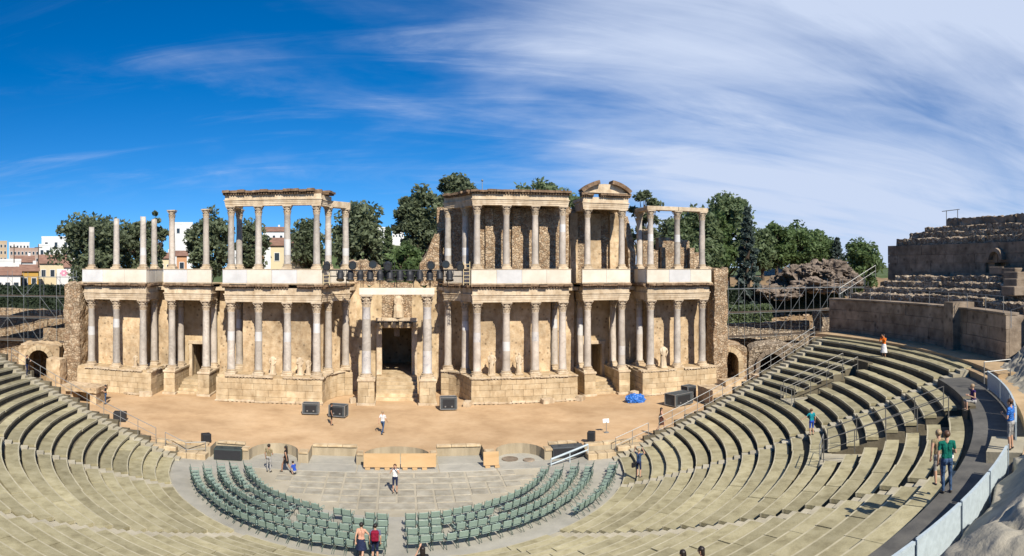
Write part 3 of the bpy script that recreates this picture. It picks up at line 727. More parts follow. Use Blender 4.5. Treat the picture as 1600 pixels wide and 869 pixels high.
    for x0, x1, y0, y1 in ((7.6, 14.6, 15.85, 17.15), (24.4, 30.2, 15.85, 17.15), (18.5, 20.95, 17.35, 20.8), (14.3, 14.62, 16.9, 19.5), (24.36, 24.72, 17, 19.5), (15.62, 17.48, 18.2, 19.6), (21.95, 23.37, 18.2, 19.6)):
        part('ceiling_slab', MB().box(*sorted((s * x0, s * x1)), y0, y1, ZE - .35, ZE - .02), SB, ENTAB)
    part('ceiling_slab', MB().plan([(s * 7.5, 16.2), (s * 7.5, 17.2), (s * 4.0, 21.4), (s * 4.4, 20.1), (s * 6.75, 17.9)], ZE - .35, ZE - .03), SB, ENTAB)
    for q, pj, ms in (([(6.55, 14.87), (15.85, 14.87)], .45, .03), ([(15.62, 15.0), (15.62, 19.2)], .4, .1), ([(23.35, 14.87), (30.25, 14.87)], .45, .04), ([(23.37, 19.2), (23.37, 15.0)], .4, .1),
                  ([(17.25, 16.37), (22.2, 16.37)], .4, .04), ([(4.55, 19.1), (6.0, 17.3)], .35, .25), ([(6.0, 17.3), (6.6, 15.0)], .4, .1)):
        q = mirror(s, q); cornice(SB, q[0], q[1], ZE, 11.36, pj, ms)
    for q in ([(6.62, 14.8), (15.8, 14.8)], [(15.72, 15.15), (15.72, 19.2)], [(23.3, 14.8), (30.2, 14.8)], [(23.3, 19.2), (23.3, 15.15)], [(17.3, 16.3), (22.15, 16.3)]):
        q = mirror(s, q); parapet(q[0], q[1], 11.365, ZT, 2.1, .5 if q[0][0] > 23 else .22)
    if s > 0:
        parapet((4.5, 18.9), (6.05, 17.2), 11.365, ZT); parapet((6.05, 17.2), (6.6, 15.15), 11.365, ZT)
    else:
        parapet((-6.05, 17.2), (-4.5, 18.9), 11.365, ZT, 1.2, 0); parapet((-6.6, 15.15), (-6.05, 17.2), 11.365, ZT)
    for x0, x1, y0 in ((7.0, 15.6, 15.2), (15.6, 17.3, 19.2), (17.3, 22.15, 16.8), (22.15, 23.3, 19.2), (23.3, 30.6, 15.2)): part('upper_floor', MB().box(*sorted((s * x0, s * x1)), y0, 22, 11.26, 11.36), SB, STONE)
    part('upper_floor', MB().plan([(s * 7.0, 15.4), (s * 7.0, 22), (s * 3.9, 22), (s * 4.6, 19.3)], 11.26, 11.36), SB, STONE)

# main door: wall over it, steps, dark passage, white beam
part('door_lintel', MB().bev(-2.1, 2.1, 20.9, 22.4, 6.95, 7.5, .05), SB, STONE)
part('wall', MB().rough(-2.05, 2.05, 21.35, 22.5, 7.5, 11.5, .3, .1, lambda x, y: 11.4 + .5 * noise.noise(Vector((x, 3, 1)))), SB, RUBBLE)
for x in (-1.75, -1.05, -.3, .45, 1.15, 1.8): part('bracket_stone', MB().bev(x - .22, x + .2, 20.45, 21.5, 7.0, 7.0 + random.uniform(.45, .6), .04), SB, STONE)
part('ledge', MB().rough(-2.0, 2.0, 20.55, 21.5, 7.62, 7.95, .22, .04), SB, ENTAB)
part('passage', MB().box(-2, 2, 29, 29.3, 1, 8).box(-2.1, 2.1, 22.6, 29.3, 7.2, 7.5).box(-2.1, -1.6, 22.65, 29.3, 1, 7.2).box(1.6, 2.1, 22.65, 29.3, 1, 7.2), SB, STONE)
part('landing', MB().bev(-1.95, 1.95, 19.4, 29, ZS - .3, 2.4, .03), SB, STONE)
for i in range(6): part('step', MB().bev(-1.95 + .03 * random.random(), 1.95 - .05 * random.random(), 16.55 + i * .5, 19.6, ZS - .2, ZS + .28 * (i + 1), .025), SB, BLOCK)
part('door_post', MB().box(-.28, .28, 22.1, 22.3, 6.0, 6.9), SB, GRAN)
part('marble_beam', MB().bev(-3.35, 3.35, YF - .42, YF + .42, 10.45, 11.05, .02), SB, PARA)

# upper order
for s in (-1, 1):
    for x, y in ((7.2, YF), (9.87, YF), (12.54, YF), (15.12, YF), (6.38, 17.65), (4.9, 19.45), (15.12, 18.5)):
        column(s * x, y, ZT, ZU, .32, SHAFTP if s > 0 and y == YF else SHAFT)
    column(s * 17.98, 16.85, ZT, ZU - .05, .31, SHAFTP); column(s * 21.45, 16.85, ZT, ZU - .05, .31, SHAFTP)
for x, y, zt in ((-29.43, YF, 17.0), (-26.7, YF, 17.75), (-23.87, YF, 17.85), (-23.87, 18.3, 17.8)): column(x, y, ZT, zt, .31, SHAFT, False, int(-x))
for x, y in ((23.87, YF), (26.7, YF), (29.43, YF), (23.87, 18.3)): column(x, y, ZT, 18.4, .31, SHAFT)
# left upper entablature
beam(SB, 'entablature', (-15.4, YF), (-6.95, YF), .42, ZU, 19.5, ENTAB, .25)
beam(SB, 'entablature', (-7.05, YF + .4), (-6.38, 17.65), .38, ZU, 19.45, ENTAB); beam(SB, 'entablature', (-6.38, 17.65), (-4.9, 19.45), .36, ZU, 19.1, ENTAB, .3)
beam(SB, 'entablature', (-15.12, YF + .4), (-15.12, 18.7), .38, ZU, 19.5, ENTAB)
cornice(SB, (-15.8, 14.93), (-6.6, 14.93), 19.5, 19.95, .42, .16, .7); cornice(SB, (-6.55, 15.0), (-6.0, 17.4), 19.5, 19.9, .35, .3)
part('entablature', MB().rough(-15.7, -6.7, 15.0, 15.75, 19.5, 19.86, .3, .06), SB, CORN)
# right upper entablature and roof
beam(SB, 'entablature', (6.95, YF), (15.4, YF), .42, ZU, 19.5, ENTAB, .25)
beam(SB, 'entablature', (6.38, 17.65), (7.05, YF + .4), .4, ZU, 19.5, ENTAB); beam(SB, 'entablature', (4.9, 19.45), (6.38, 17.65), .4, ZU, 19.5, ENTAB, .2)
beam(SB, 'entablature', (15.12, YF + .4), (15.12, 18.9), .4, ZU, 19.5, ENTAB)
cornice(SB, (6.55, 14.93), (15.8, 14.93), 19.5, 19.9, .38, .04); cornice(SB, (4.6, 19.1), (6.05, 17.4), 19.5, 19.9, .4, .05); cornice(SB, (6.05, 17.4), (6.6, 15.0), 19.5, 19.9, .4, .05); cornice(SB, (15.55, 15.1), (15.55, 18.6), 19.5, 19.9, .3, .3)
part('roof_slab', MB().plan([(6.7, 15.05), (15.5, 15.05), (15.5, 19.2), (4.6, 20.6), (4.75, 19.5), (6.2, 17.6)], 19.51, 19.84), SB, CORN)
part('wall', MB().rough(7.4, 15.9, 17.25, 18.8, 11.3, 18.9, .35, .07), SB, RUBBLE)
for x0, x1 in ((8.2, 8.9), (10.7, 11.5), (13.3, 14.1)): part('pilaster', MB().rough(x0, x1, 16.95, 17.3, 11.3, 18.4, .35, .05), SB, RUBBLE)
part('wall', MB().plan([(x + .1, y + .7) for x, y in WCUR] + [(7.7, 19.2), (6.5, 21.5), (4.1, 22.6)], 11.3, 18.9), SB, RUBBLE)
# side door storey with a broken curved pediment
part('wall', MB().rough(16.3, 23.0, 20.0, 21.0, 11.3, 19.2, .35, .08, lambda x, y: 19.0 + .5 * noise.noise(Vector((x, 1, 4)))), SB, RUBBLE)
part('wall', MB().rough(15.9, 16.6, 18.6, 20.6, 11.3, 18.6, .35, .08), SB, RUBBLE); part('wall', MB().rough(22.7, 23.5, 18.3, 20.6, 11.3, 18.2, .35, .08, lambda x, y: 14.5 + (y - 18.3) * 1.6), SB, RUBBLE)
for x0, x1 in ((17.0, 17.8), (18.9, 20.2), (21.2, 22.2)): part('pilaster', MB().rough(x0, x1, 19.6, 20.1, 11.3, 18.3, .35, .05), SB, RUBFINE)
beam(SB, 'entablature', (17.6, 16.85), (21.85, 16.85), .42, ZU - .05, 19.6, ENTAB, .2)
for x in (17.98, 21.45): beam(SB, 'entablature', (x, 17.3), (x, 20.0), .38, ZU - .05, 19.6, ENTAB)
part('roof_slab', MB().box(17.5, 21.95, 17.0, 20.4, 19.3, 19.58), SB, ENTAB)
cornice(SB, (17.2, 16.42), (22.25, 16.42), 19.6, 19.98, .35, .12, .6)
def arcpts(r, a0, a1, n): return [(19.72 + r * sin(a0 + (a1 - a0) * i / n), 17.55 + r * cos(a0 + (a1 - a0) * i / n)) for i in range(n + 1)]
tym = [(17.5, 19.98)] + [(x, max(19.98, z)) for x, z in arcpts(3.35, -.72, .72, 12)] + [(21.95, 19.98)]
part('tympanum', MB().prism(tym, 16.55, 17.2), SB, ENTAB)
ped = part('pediment', MB().bev(17.2, 22.25, 16.2, 17.4, 19.985, 20.03, .01), SB, ENTAB)
for a0, a1 in ((-.76, -.58), (-.575, -.40), (-.395, -.2), (.16, .36), (.365, .56), (.565, .76)):
    part('pediment_stone', MB().prism(arcpts(3.72, a0, a1, 4) + arcpts(3.36, a1, a0, 4), 16.05, 17.3), ped, CORN)
# right end bay: thin architrave on three columns, broken wall behind
for a, b in ((23.4, 26.68), (26.72, 29.95)): part('architrave', MB().bev(a, b, YF - .36, YF + .36, 18.402, 18.8, .03), SB, ENTAB)
part('architrave', MB().bev(23.5, 24.2, YF + .38, 18.7, 18.402, 18.78, .03), SB, ENTAB)
for x0, x1, zt in ((24.2, 25.0, 16.7), (25.0, 25.9, 14.6), (25.9, 27.3, 15.9), (27.3, 29.4, 15.7), (29.4, 30.6, 14.4)):
    part('wall', MB().rough(x0, x1 - .01, 18.0 + .12 * (zt > 15), 19.0, 11.3, zt, .3, .09, lambda x, y, z=zt: z + .35 * noise.noise(Vector((x * 2, 3, z)))), SB, RUBBLE)
for x in (26.0, 27.9, 29.1): part('pilaster', MB().rough(x, x + .6, 17.6, 18.05, 11.3, 14.9, .3, .06), SB, RUBBLE)
# ruined stumps above the main door
part('wall', MB().rough(2.3, 4.4, 21.2, 22.5, 11.1, 16.2, .3, .16, lambda x, y: 13.0 + 3.3 * sst(2.1, 4.1, x) + .5 * noise.noise(Vector((x * 2.2, y, 1)))), SB, RUBBLE)
part('wall', MB().rough(-5.6, -1.6, 21.4, 22.6, 11.1, 13.9, .3, .14, lambda x, y: 13.5 + .5 * noise.noise(Vector((x * 1.2, y, 7))) - .6 * sst(-3, -1.6, x)), SB, RUBBLE)
# rough masonry towers closing both ends
part('end_tower', MB().rough(-32.5, -30.7, 15.2, 21.5, ZS - .3, 11.5, .3, .16, lambda x, y: 11.3 + .5 * noise.noise(Vector((x * 1.4, y * .8, 2)))), SB, RUBBLE)
part('end_tower', MB().rough(30.72, 32.3, 15.2, 21.5, ZS - .3, 12.9, .3, .16, lambda x, y: 12.7 + .5 * noise.noise(Vector((x * 1.4, y * .8, 9)))), SB, RUBBLE)

# ------------------------------------------------------------------ upper tiers of the seating, ruined
def roughring(mb, r0, r1, d0, d1, z0, z1, step=.4, amp=.1, top=None, freq=1.1):
    o = len(mb.v); rm = (r0 + r1) / 2; k = rm * pi / 180
    mb.rough(d0 * k, d1 * k, r0, r1, z0, z1, step, amp, top, freq)
    for i in range(o, len(mb.v)):
        u, v, z = mb.v[i]; p = R_(u / k); mb.v[i] = (v * sin(p), -v * cos(p), z)
    return mb
def ringblocks(parent, r, d0, d1, z0, z1, courses, avg, m_, gap=.02, th=.3, skip=None):
    hs = [random.uniform(.85, 1.15) for _ in range(courses)]; s = sum(hs); z = z0
    for h in hs:
        h = h / s * (z1 - z0); p = R_(d0) - random.random() * .02; p = R_(d0)
        while p < R_(d1) - .004:
            q = min(R_(d1), p + avg * random.uniform(.7, 1.35) / r)
            if R_(d1) - q < avg * .4 / r: q = R_(d1)
            if not (skip and skip(math.degrees((p + q) / 2), z + h / 2)):
                pr = random.uniform(0, .05)
                part('wall_block', MB().sector(r - pr, r + th, p + gap / r / 2, q - gap / r / 2, z + gap / 2, z + h - gap / 2, 3), parent, m_)
            p = q
        z += h
TH = thing('retaining_wall', 'dark block wall behind the sunlit upper path on the right', 'wall', pol(38, 80, ZW), world=True)
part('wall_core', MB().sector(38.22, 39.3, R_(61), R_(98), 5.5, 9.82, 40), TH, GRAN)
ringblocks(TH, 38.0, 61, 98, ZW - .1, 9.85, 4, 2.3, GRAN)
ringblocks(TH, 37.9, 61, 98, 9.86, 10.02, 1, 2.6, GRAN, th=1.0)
part('buttress', MB().sector(37.4, 39.2, R_(71.3), R_(73.3), ZW - .1, 10.35, 3), TH, GRAN)
UR = thing('ruined_upper_seats', 'crumbling rubble seat rows above the dark block wall on the right', 'ruin', pol(42, 80, 10), world=True)
part('tier_fill', MB().sector(39.35, 46.1, R_(60.5), R_(97), -1, 9.75, 40), UR, RUIN)
for i, (r0, r1, z) in enumerate(((39.6, 41.2, 10.45), (41.1, 42.8, 10.95), (42.7, 44.3, 11.5), (44.2, 46.2, 12.0))):
    segs_ = ((62, 70, 0), (70.4, 84, .12), (84.3, 96.5 - i * .8, .05))
    for a, b, dzz in segs_:
        part('seat_row', roughring(MB(), r0, r1, a, b, 9.4, z + dzz, .24, .13, lambda x, y, z=z + dzz: z + .12 * noise.noise(Vector((x * .9, y, z))) + .1 * noise.noise(Vector((x * 4, y * 4, z))), 2.3), UR, RUIN)
for d_, r_, z_ in ((72, 43.3, 12.2), (74.5, 44.5, 12.5), (69.5, 42, 11.7), (67, 40.7, 11.2), (78, 45.4, 12.6)):
    part('loose_block', MB().bev(-.9, .9, -.5, .5, -.3, .35, .05, Matrix.Rotation(R_(d_), 4, 'Z')), UR, GRAN, pol(r_, d_, z_))
HW = thing('upper_terrace_wall', 'tall dark wall with an arched doorway below the topmost ruined rows', 'wall', pol(46.4, 80, 11.5), world=True)
gap_ = (78.6, 80.4)
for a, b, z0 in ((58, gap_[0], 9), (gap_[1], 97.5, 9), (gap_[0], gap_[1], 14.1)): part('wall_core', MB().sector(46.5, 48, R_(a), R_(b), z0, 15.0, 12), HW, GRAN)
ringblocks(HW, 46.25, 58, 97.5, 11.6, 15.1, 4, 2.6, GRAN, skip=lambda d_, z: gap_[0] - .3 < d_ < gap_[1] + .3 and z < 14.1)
for i in range(7):                                       # arch stones round the doorway
    a0, a1 = pi * i / 7, pi * (i + 1) / 7; mb = MB(); mt = Matrix.Rotation(R_(79.5), 4, 'Z') @ Matrix.Translation((0, -46.2, 0))
    pts = [(.72 * cos(a0), 13.55 + .72 * sin(a0)), (1.05 * cos(a0), 13.55 + 1.05 * sin(a0)), (1.05 * cos(a1), 13.55 + 1.05 * sin(a1)), (.72 * cos(a1), 13.55 + .72 * sin(a1))]
    mb.prism(pts, -.05, .5); mb.v = [tuple(mt @ Vector(v)) for v in mb.v]; part('arch_stone', mb, HW, GRAN)
part('door_recess', MB().sector(48.05, 48.2, R_(78), R_(81), 9, 14.5, 2), HW, GRAN)
TR = thing('topmost_ruined_rows', 'rubble terraces on top of the tall dark wall, against the sky', 'ruin', pol(49, 80, 15), world=True)
part('tier_fill', MB().sector(47.2, 54, R_(57), R_(97), 6, 15.0, 40), TR, RUIN)
for i, (r0, r1, z, e) in enumerate(((46.7, 48.1, 15.75, 96.6), (48.0, 49.4, 16.4, 95.8), (49.3, 50.7, 17.05, 94.6), (50.6, 52.6, 17.9, 92.5))):
    for a, b, dzz in ((57, 71 - i, .3), (71.3 - i, 82, -.05), (82.2, e, .0)):
        part('seat_row', roughring(MB(), r0, r1, a, b, 14.6, z + dzz, .27, .14, lambda x, y, z=z + dzz: z + .13 * noise.noise(Vector((x * .8, y, z))) + .1 * noise.noise(Vector((x * 4, y * 4, z))), 2.3), TR, RUIN if i < 3 else GRAN)
for i in range(4): part('stair_block', MB().bev(-.9, .9, -.45, .45, -1, .2 + .42 * i, .04, Matrix.Rotation(R_(72), 4, 'Z')), TR, SEAT, pol(47.2 + i * .7, 74.2, 15.5))
t = thing('pole_frame', 'thin pole frame standing on the topmost ruin at the right', 'frame', pol(50, 93, 17), world=True)
pa, pb = pol(50.6, 92.5, 16.6), pol(50.6, 90.8, 16.6)
for p in (pa, pb): part('pole', MB().tube(p, p + Vector((0, 0, 2.2)), .04), t, DARKRAIL)
part('crossbar', MB().tube(pa + Vector((-.7, 0, 2.05)), pb + Vector((.3, 0, 2.25)), .04), t, DARKRAIL)
rail('thin railing along the top edge of the dark block wall', [pol(38.1, a, 10.03) for a in range(62, 97, 4)], 1.0, .022, RAILM, (.5,), 2.0)
rail('sloping railing beside the ruined rows at their far left end', [pol(39, 97.5, 9.8), pol(44, 97.2, 12.0)], 1.1, .03, RAILM, (.5,), 1.6)
rail('short railing at the top of the beige covers by the right edge', [pol(37.6, 58.5, 9.3), pol(39.0, 54, 10.2), pol(40.4, 50, 10.4)], 1.0, .03, RAILM, (), 1.8)
mb = MB(); mb.sector(41.9, 55, R_(-98), R_(60.4), -1, 10.3, 80); struct('upper_terrace', mb, RUIN)
# covers
def tarp(label, d0, d1, ra, rb, z0, z1, seed, rise=.1, amp=1.):
    nu, nv = 190, 90; mb = MB()
    for j in range(nv + 1):
        for i in range(nu + 1):
            u = i / nu; v = j / nv; d_ = d0 + (d1 - d0) * u; e = min(u, 1 - u)
            wob = .5 * noise.noise(Vector((u * 9, 3, seed)))
            r = ra + (rb - ra) * v + (wob * .5 if v < .5 else 0)
            p = pol(r, d_); q = Vector((p.x * .55, p.y * .55, seed))
            wq = q + noise.noise_vector(q * .8) * .9
            vd = noise.voronoi(wq * 1.7)[0]; ve = noise.voronoi(wq * 4.1 + Vector((3, 7, 0)))[0]
            f = noise.noise(wq * .8) * .35 - min(.55, vd[1] - vd[0]) * .7 - min(.5, ve[1] - ve[0]) * .3 + abs(noise.noise(wq * 9)) * .07 + .2
            z = z0 + (z1 - z0) * (.78 * sst(0, rise, v) + .22 * v) + amp * f * (.25 + .75 * sst(.05, .3, v))
            z += -.9 * (1 - sst(0, .08, e)) - (.45 if j == 0 else 0)
            mb.v.append((p.x, p.y, max(z, ZW - .3)))
    for j in range(nv):
        for i in range(nu): a = j * (nu + 1) + i; mb.f.append((a, a + 1, a + nu + 2, a + nu + 1)); mb.m.append(0)
    o = solo('tarpaulin', mb, TARP, label, 'tarpaulin', 'beige covers over the ruined upper seats', smooth=True)
    md = o.modifiers.new('thickness', 'SOLIDIFY'); md.thickness = .02; return o
tarp('crumpled beige cover in the bottom right corner behind the pale fence', 9, 30.6, 35.25, 41.5, 6.75, 9.4, 2.3, .5, .45)
tarp('sunlit crumpled beige cover at the right edge behind the man in blue checks', 34.2, 60.3, 35.8, 42.5, 6.5, 9.8, 8.7, .75, .75)
t = thing('metal_stair', 'short flight of metal steps between the two beige covers', 'stairs', pol(35.4, 32.6, ZW), world=True)
part('landing', MB().sector(34.1, 35.7, R_(30.9), R_(34.3), 5.8, ZW, 4), t, STEP)
for i in range(8): part('tread', MB().box(-.55, .55, -36.0 - .3 * i, -35.72 - .3 * i, ZW + .2 * (i + 1) - .04, ZW + .2 * (i + 1)), t, WHITEM, (0, 0, 0), R_(32.6))
for s in (-1, 1): part('stringer', MB().tube((s * .58, -35.6, ZW + .1), (s * .58, -38.2, ZW + 1.75), .06), t, WHITEM, (0, 0, 0), R_(32.6))

# ------------------------------------------------------------------ vaulted passages and low walls beside the stage
def archway(label, cx, y, zc, ri, ro, rz, hw, ztop, m_, vm=None):
    vm = vm or BLOCK
    t = thing('vaulted_passage', label, 'archway', (cx, y, ZS - .2), rz, group='vaulted passages beside the stage')
    z = zc - ZS + .2
    n = 9
    for i in range(n):
        a0, a1 = pi * i / n + .01, pi * (i + 1) / n - .01
        part('arch_stone', MB().prism([(ri * cos(a0), z + ri * sin(a0)), (ro * cos(a0), z + ro * sin(a0)), (ro * cos(a1), z + ro * sin(a1)), (ri * cos(a1), z + ri * sin(a1))], -.25 - .04 * (i % 2), .6), t, vm)
    for s in (-1, 1):
        for k in range(3): part('jamb_stone', MB().bev(*sorted((s * ri, s * (ro + .12 * (k % 2)))), -.25, .6, z * k / 3 - .2 * (k == 0), z * (k + 1) / 3 - .012, .03), t, vm)
        part('pier', MB().rough(*sorted((s * (ri + .02), s * hw)), .05, 5, -.6, z + ri, .35, .1), t, m_)
    part('vault_top', MB().rough(-hw, hw, .02, 5, z + ri + .02, ztop - ZS, .35, .16, lambda x, yy: z + ri + .3 + (ztop - ZS - z - ri - .2) * math.sqrt(max(0, 1 - (x / hw) ** 2)) + .15 * noise.noise(Vector((x, yy, 3)))), t, m_)
    mb = MB()
    for i in range(8):
        a0, a1 = pi * i / 8, pi * (i + 1) / 8; r_ = ri + .06
        mb.add([(r_ * cos(a0), .05, z + r_ * sin(a0)), (r_ * cos(a1), .05, z + r_ * sin(a1)), (r_ * cos(a1), 5, z + r_ * sin(a1)), (r_ * cos(a0), 5, z + r_ * sin(a0))], [(0, 1, 2, 3)])
    part('vault', mb, t, m_); part('rear_wall', MB().box(-hw, hw, 5, 5.3, -.6, z + ri), t, m_)
    return t
archway('stone arch with a dark passage at the right end of the stage', 33.7, 17.6, 2.9, 1.05, 1.6, -.35, 2.0, 4.75, RUBBLE)
archway('low dark vault right of the stone arch, behind the railing', 38.3, 16.2, 2.3, 1.3, 1.75, -.5, 2.5, 4.6, RUIN, GRAN)
archway('low stone arch at the left end of the stage beyond the seats', -36.3, 16.5, 3.0, 1.1, 1.6, .4, 2.2, 4.8, RUBFINE)
def roughthing(name, label, cat, boxes, m_, amp=.08, step=.35):
    t = thing(name, label, cat, (boxes[0][0], boxes[0][2], boxes[0][4]), world=True)
    for b in boxes: part(b[6] if len(b) > 6 else 'block', MB().rough(*b[:6], step, amp), t, m_)
    return t
roughthing('masonry_pillar', 'broken square masonry pillar beside the left arch', 'pillar', [(-33.6, -32.1, 13.6, 15.0, .2, 3.7, 'shaft'), (-34.0, -31.9, 13.3, 15.2, -.1, .9, 'base')], RUBFINE, .1)
roughthing('stone_shelter', 'stone slab resting on two piers at the left edge of the stage', 'shelter', [(-29.2, -25.6, 8.6, 11.0, 1.75, 2.2, 'slab'), (-28.9, -28.2, 9, 10.6, .4, 1.74, 'pier'), (-26.3, -25.7, 8.8, 10.8, .4, 1.74, 'pier'), (-28.2, -26.3, 10.4, 10.8, .4, 1.74, 'rear_wall')], RUBFINE, .06)
roughthing('stone_terrace', 'low stone terrace wall at the right end of the stage by the railing', 'wall', [(26.6, 31.6, 7.6, 10.6, .3, 2.1, 'terrace'), (28.4, 30.6, 8.6, 10.2, 2.1, 2.6, 'top_block'), (31.6, 33.5, 6.0, 9.5, .3, 2.9, 'terrace')], RUBFINE, .07)
roughthing('ruined_wall', 'ruined rubble wall under the left scaffolding', 'wall', [(-56, -33.2, 22.5, 23.6, -.5, 7.9, 'wall'), (-46, -38, 19.6, 20.4, -.5, 4.6, 'wall'), (-38, -34, 20.3, 21, -.5, 6.0, 'wall')], RUBBLE, .15, .45)
roughthing('ruined_wall', 'ruined rubble wall under the right scaffolding', 'wall', [(37, 49, 24, 25, 0, 6.2, 'wall'), (41, 47, 20.5, 21.3, 0, 3.9, 'wall'), (49.5, 53, 22, 24, 3, 7.6, 'wall')], RUIN, .2, .45)

# ------------------------------------------------------------------ scaffolds
def scaffold(label, x0, y0, x1, y1, bays, lifts, z0, depth=1.6):
    t = thing('scaffolding', label, 'scaffolding', (x0, y0, z0), group='tube scaffolds beside the stage building', world=True)
    a = Vector((x0, y0, 0)); b = Vector((x1, y1, 0)); d = (b - a).normalized(); nrm = Vector((-d.y, d.x, 0)) * depth
    zt = lifts[-1]
    for i in range(bays + 1):
        for k in (0, 1):
            p = a.lerp(b, i / bays) + nrm * k; zg = gz(p.x, p.y) - .3
            part('upright', MB().tube((p.x, p.y, zg), (p.x, p.y, zt + random.uniform(.2, 1.2)), .026, n=5), t, STEEL)
    for z in lifts:
        for k in (0, 1): part('ledger', MB().tube(a + nrm * k + Vector((0, 0, z)) - d * .3, b + nrm * k + Vector((0, 0, z)) + d * .3, .026, n=5), t, STEEL)
        for i in range(bays + 1):
            p = a.lerp(b, i / bays) + Vector((0, 0, z)); part('transom', MB().tube(p, p + nrm, .03, n=5), t, STEEL)
    for li, (za, zb) in enumerate(zip([z0] + lifts, lifts)):
        for i in range(bays):
            if random.random() < .62:
                p, q = a.lerp(b, i / bays), a.lerp(b, (i + 1) / bays)
                if random.random() < .5: p, q = q, p
                part('brace', MB().tube(p + Vector((0, 0, za)), q + Vector((0, 0, zb)), .022, n=5), t, STEEL)
    for z in lifts[:-1]:
        for k in range(3):
            o = nrm * (k / 3 + .03)
            p = a + o + Vector((0, 0, z + .06)); q = b + o + Vector((0, 0, z + .06)); ang = math.atan2(d.y, d.x)
            part('plank', MB().box(0, (b - a).length, 0, depth / 3 - .06, 0, .05, Matrix.Translation(p) @ Matrix.Rotation(ang, 4, 'Z')), t, BARK)
    return t
scaffold('tall tube scaffold at the left of the stage building', -49, 16.5, -34.3, 20.5, 8, [4.6, 7.2, 9.6, 11.8], 1.5)
scaffold('tube scaffold at the right of the stage building', 34.2, 22.4, 52.5, 20.6, 9, [4.8, 7.6, 10.4], 1.8)
scaffold('narrow tube tower standing by the end of the dark block wall', 46.8, 14.6, 49.4, 13.2, 2, [5, 7.8, 10.6], 2)

# ------------------------------------------------------------------ vegetation
def leaves(mb, pts, size, flat=0.):
    for c in pts:
        s = size * random.uniform(.6, 1.35); nrm = Vector((random.gauss(0, 1), random.gauss(0, 1), random.gauss(0, 1) + flat + .35)).normalized()
        q = nrm.to_track_quat('Z', 'Y'); a = random.random() * 6.28; u = q @ Vector((cos(a), sin(a), 0)) * s; v = q @ Vector((-sin(a), cos(a), 0)) * s * .6
        mb.add((c - u, c - v * .9, c + u, c + v * .9), [(0, 1, 2, 3)])
def tree(label, x, y, h, rad, m_, style='round', nl=4200, seed=1, lean=0., base=None, bare=.28):
    random.seed(seed * 13 + 5)
    zb = gz(x, y) - .2 if base is None else base
    t = thing('tree', label, 'tree', (x, y, zb), group='trees behind the theatre')
    H = h - zb; tk = MB(); tr = .022 * H + .08
    top = Vector((lean, 0, H * .8)); prev = Vector((0, 0, 0)); n = 5; trunk = []
    for i in range(1, n + 1):
        f = i / n; p = Vector((lean * f + random.uniform(-.12, .12), random.uniform(-.12, .12), top.z * f)); tk.tube(prev, p, tr * (1.1 - .85 * (i - 1) / n), tr * (1.1 - .85 * i / n), 8, False); trunk.append(p); prev = p
    clumps = []
    cz = H * (bare + (1 - bare) * .5); rz = H * (1 - bare) * .5
    nc = {'round': 60, 'airy': 30, 'cone': 46, 'pine': 34}[style]; nl = int(nl * 1.5)
    for i in range(nc):
        if style == 'cone':
            f = (i + .5) / nc; r = rad * (1 - f) ** .8 * random.uniform(.55, 1); a = i * 2.4; c = Vector((r * cos(a), r * sin(a), H * (bare + (1 - bare) * f))); cr = rad * .3 * (1.1 - f * .7)
        else:
            while True:
                d = Vector((random.uniform(-1, 1), random.uniform(-1, 1), random.uniform(-1, 1)))
                if .25 < d.length < 1: break
            d = d * (d.length ** -.35); k = 1. if style != 'pine' else .7
            ks = random.uniform(.6, 1.02); c = Vector((d.x * rad * ks + lean * .7, d.y * rad * ks, cz + d.z * rz * .82 * k + (rz * .2 if style == 'pine' else 0))); cr = rad * random.uniform(.26, .46) * (.75 if style == 'airy' else 1)
        clumps.append((c, cr))
        j = min(n - 1, max(0, int((c.z / H) * n) - 1)); s0 = trunk[j] if c.z > trunk[0].z else trunk[0]
        mid = s0.lerp(c, .5) + Vector((0, 0, -.06 * H * random.random())); tk.tube(s0, mid, tr * .35, tr * .2, 5, False); tk.tube(mid, c, tr * .2, tr * .06, 5, False)
    part('trunk', tk, t, BARK)
    mb = MB(); per = nl // nc
    for c, cr in clumps:
        P = []
        for _ in range(per):
            d = Vector((random.gauss(0, 1), random.gauss(0, 1), random.gauss(0, 1))).normalized() * (random.random() ** .45) * cr
            d.z *= .75; P.append(c + d)
        leaves(mb, P, .31 + .012 * rad, .5)
    part('crown', mb, t, m_); return t
def at(bearing, r): b = R_(bearing); return r * sin(b), CAM[1] + r * cos(b)
def px2b(p): return math.degrees((p - 620) / F)
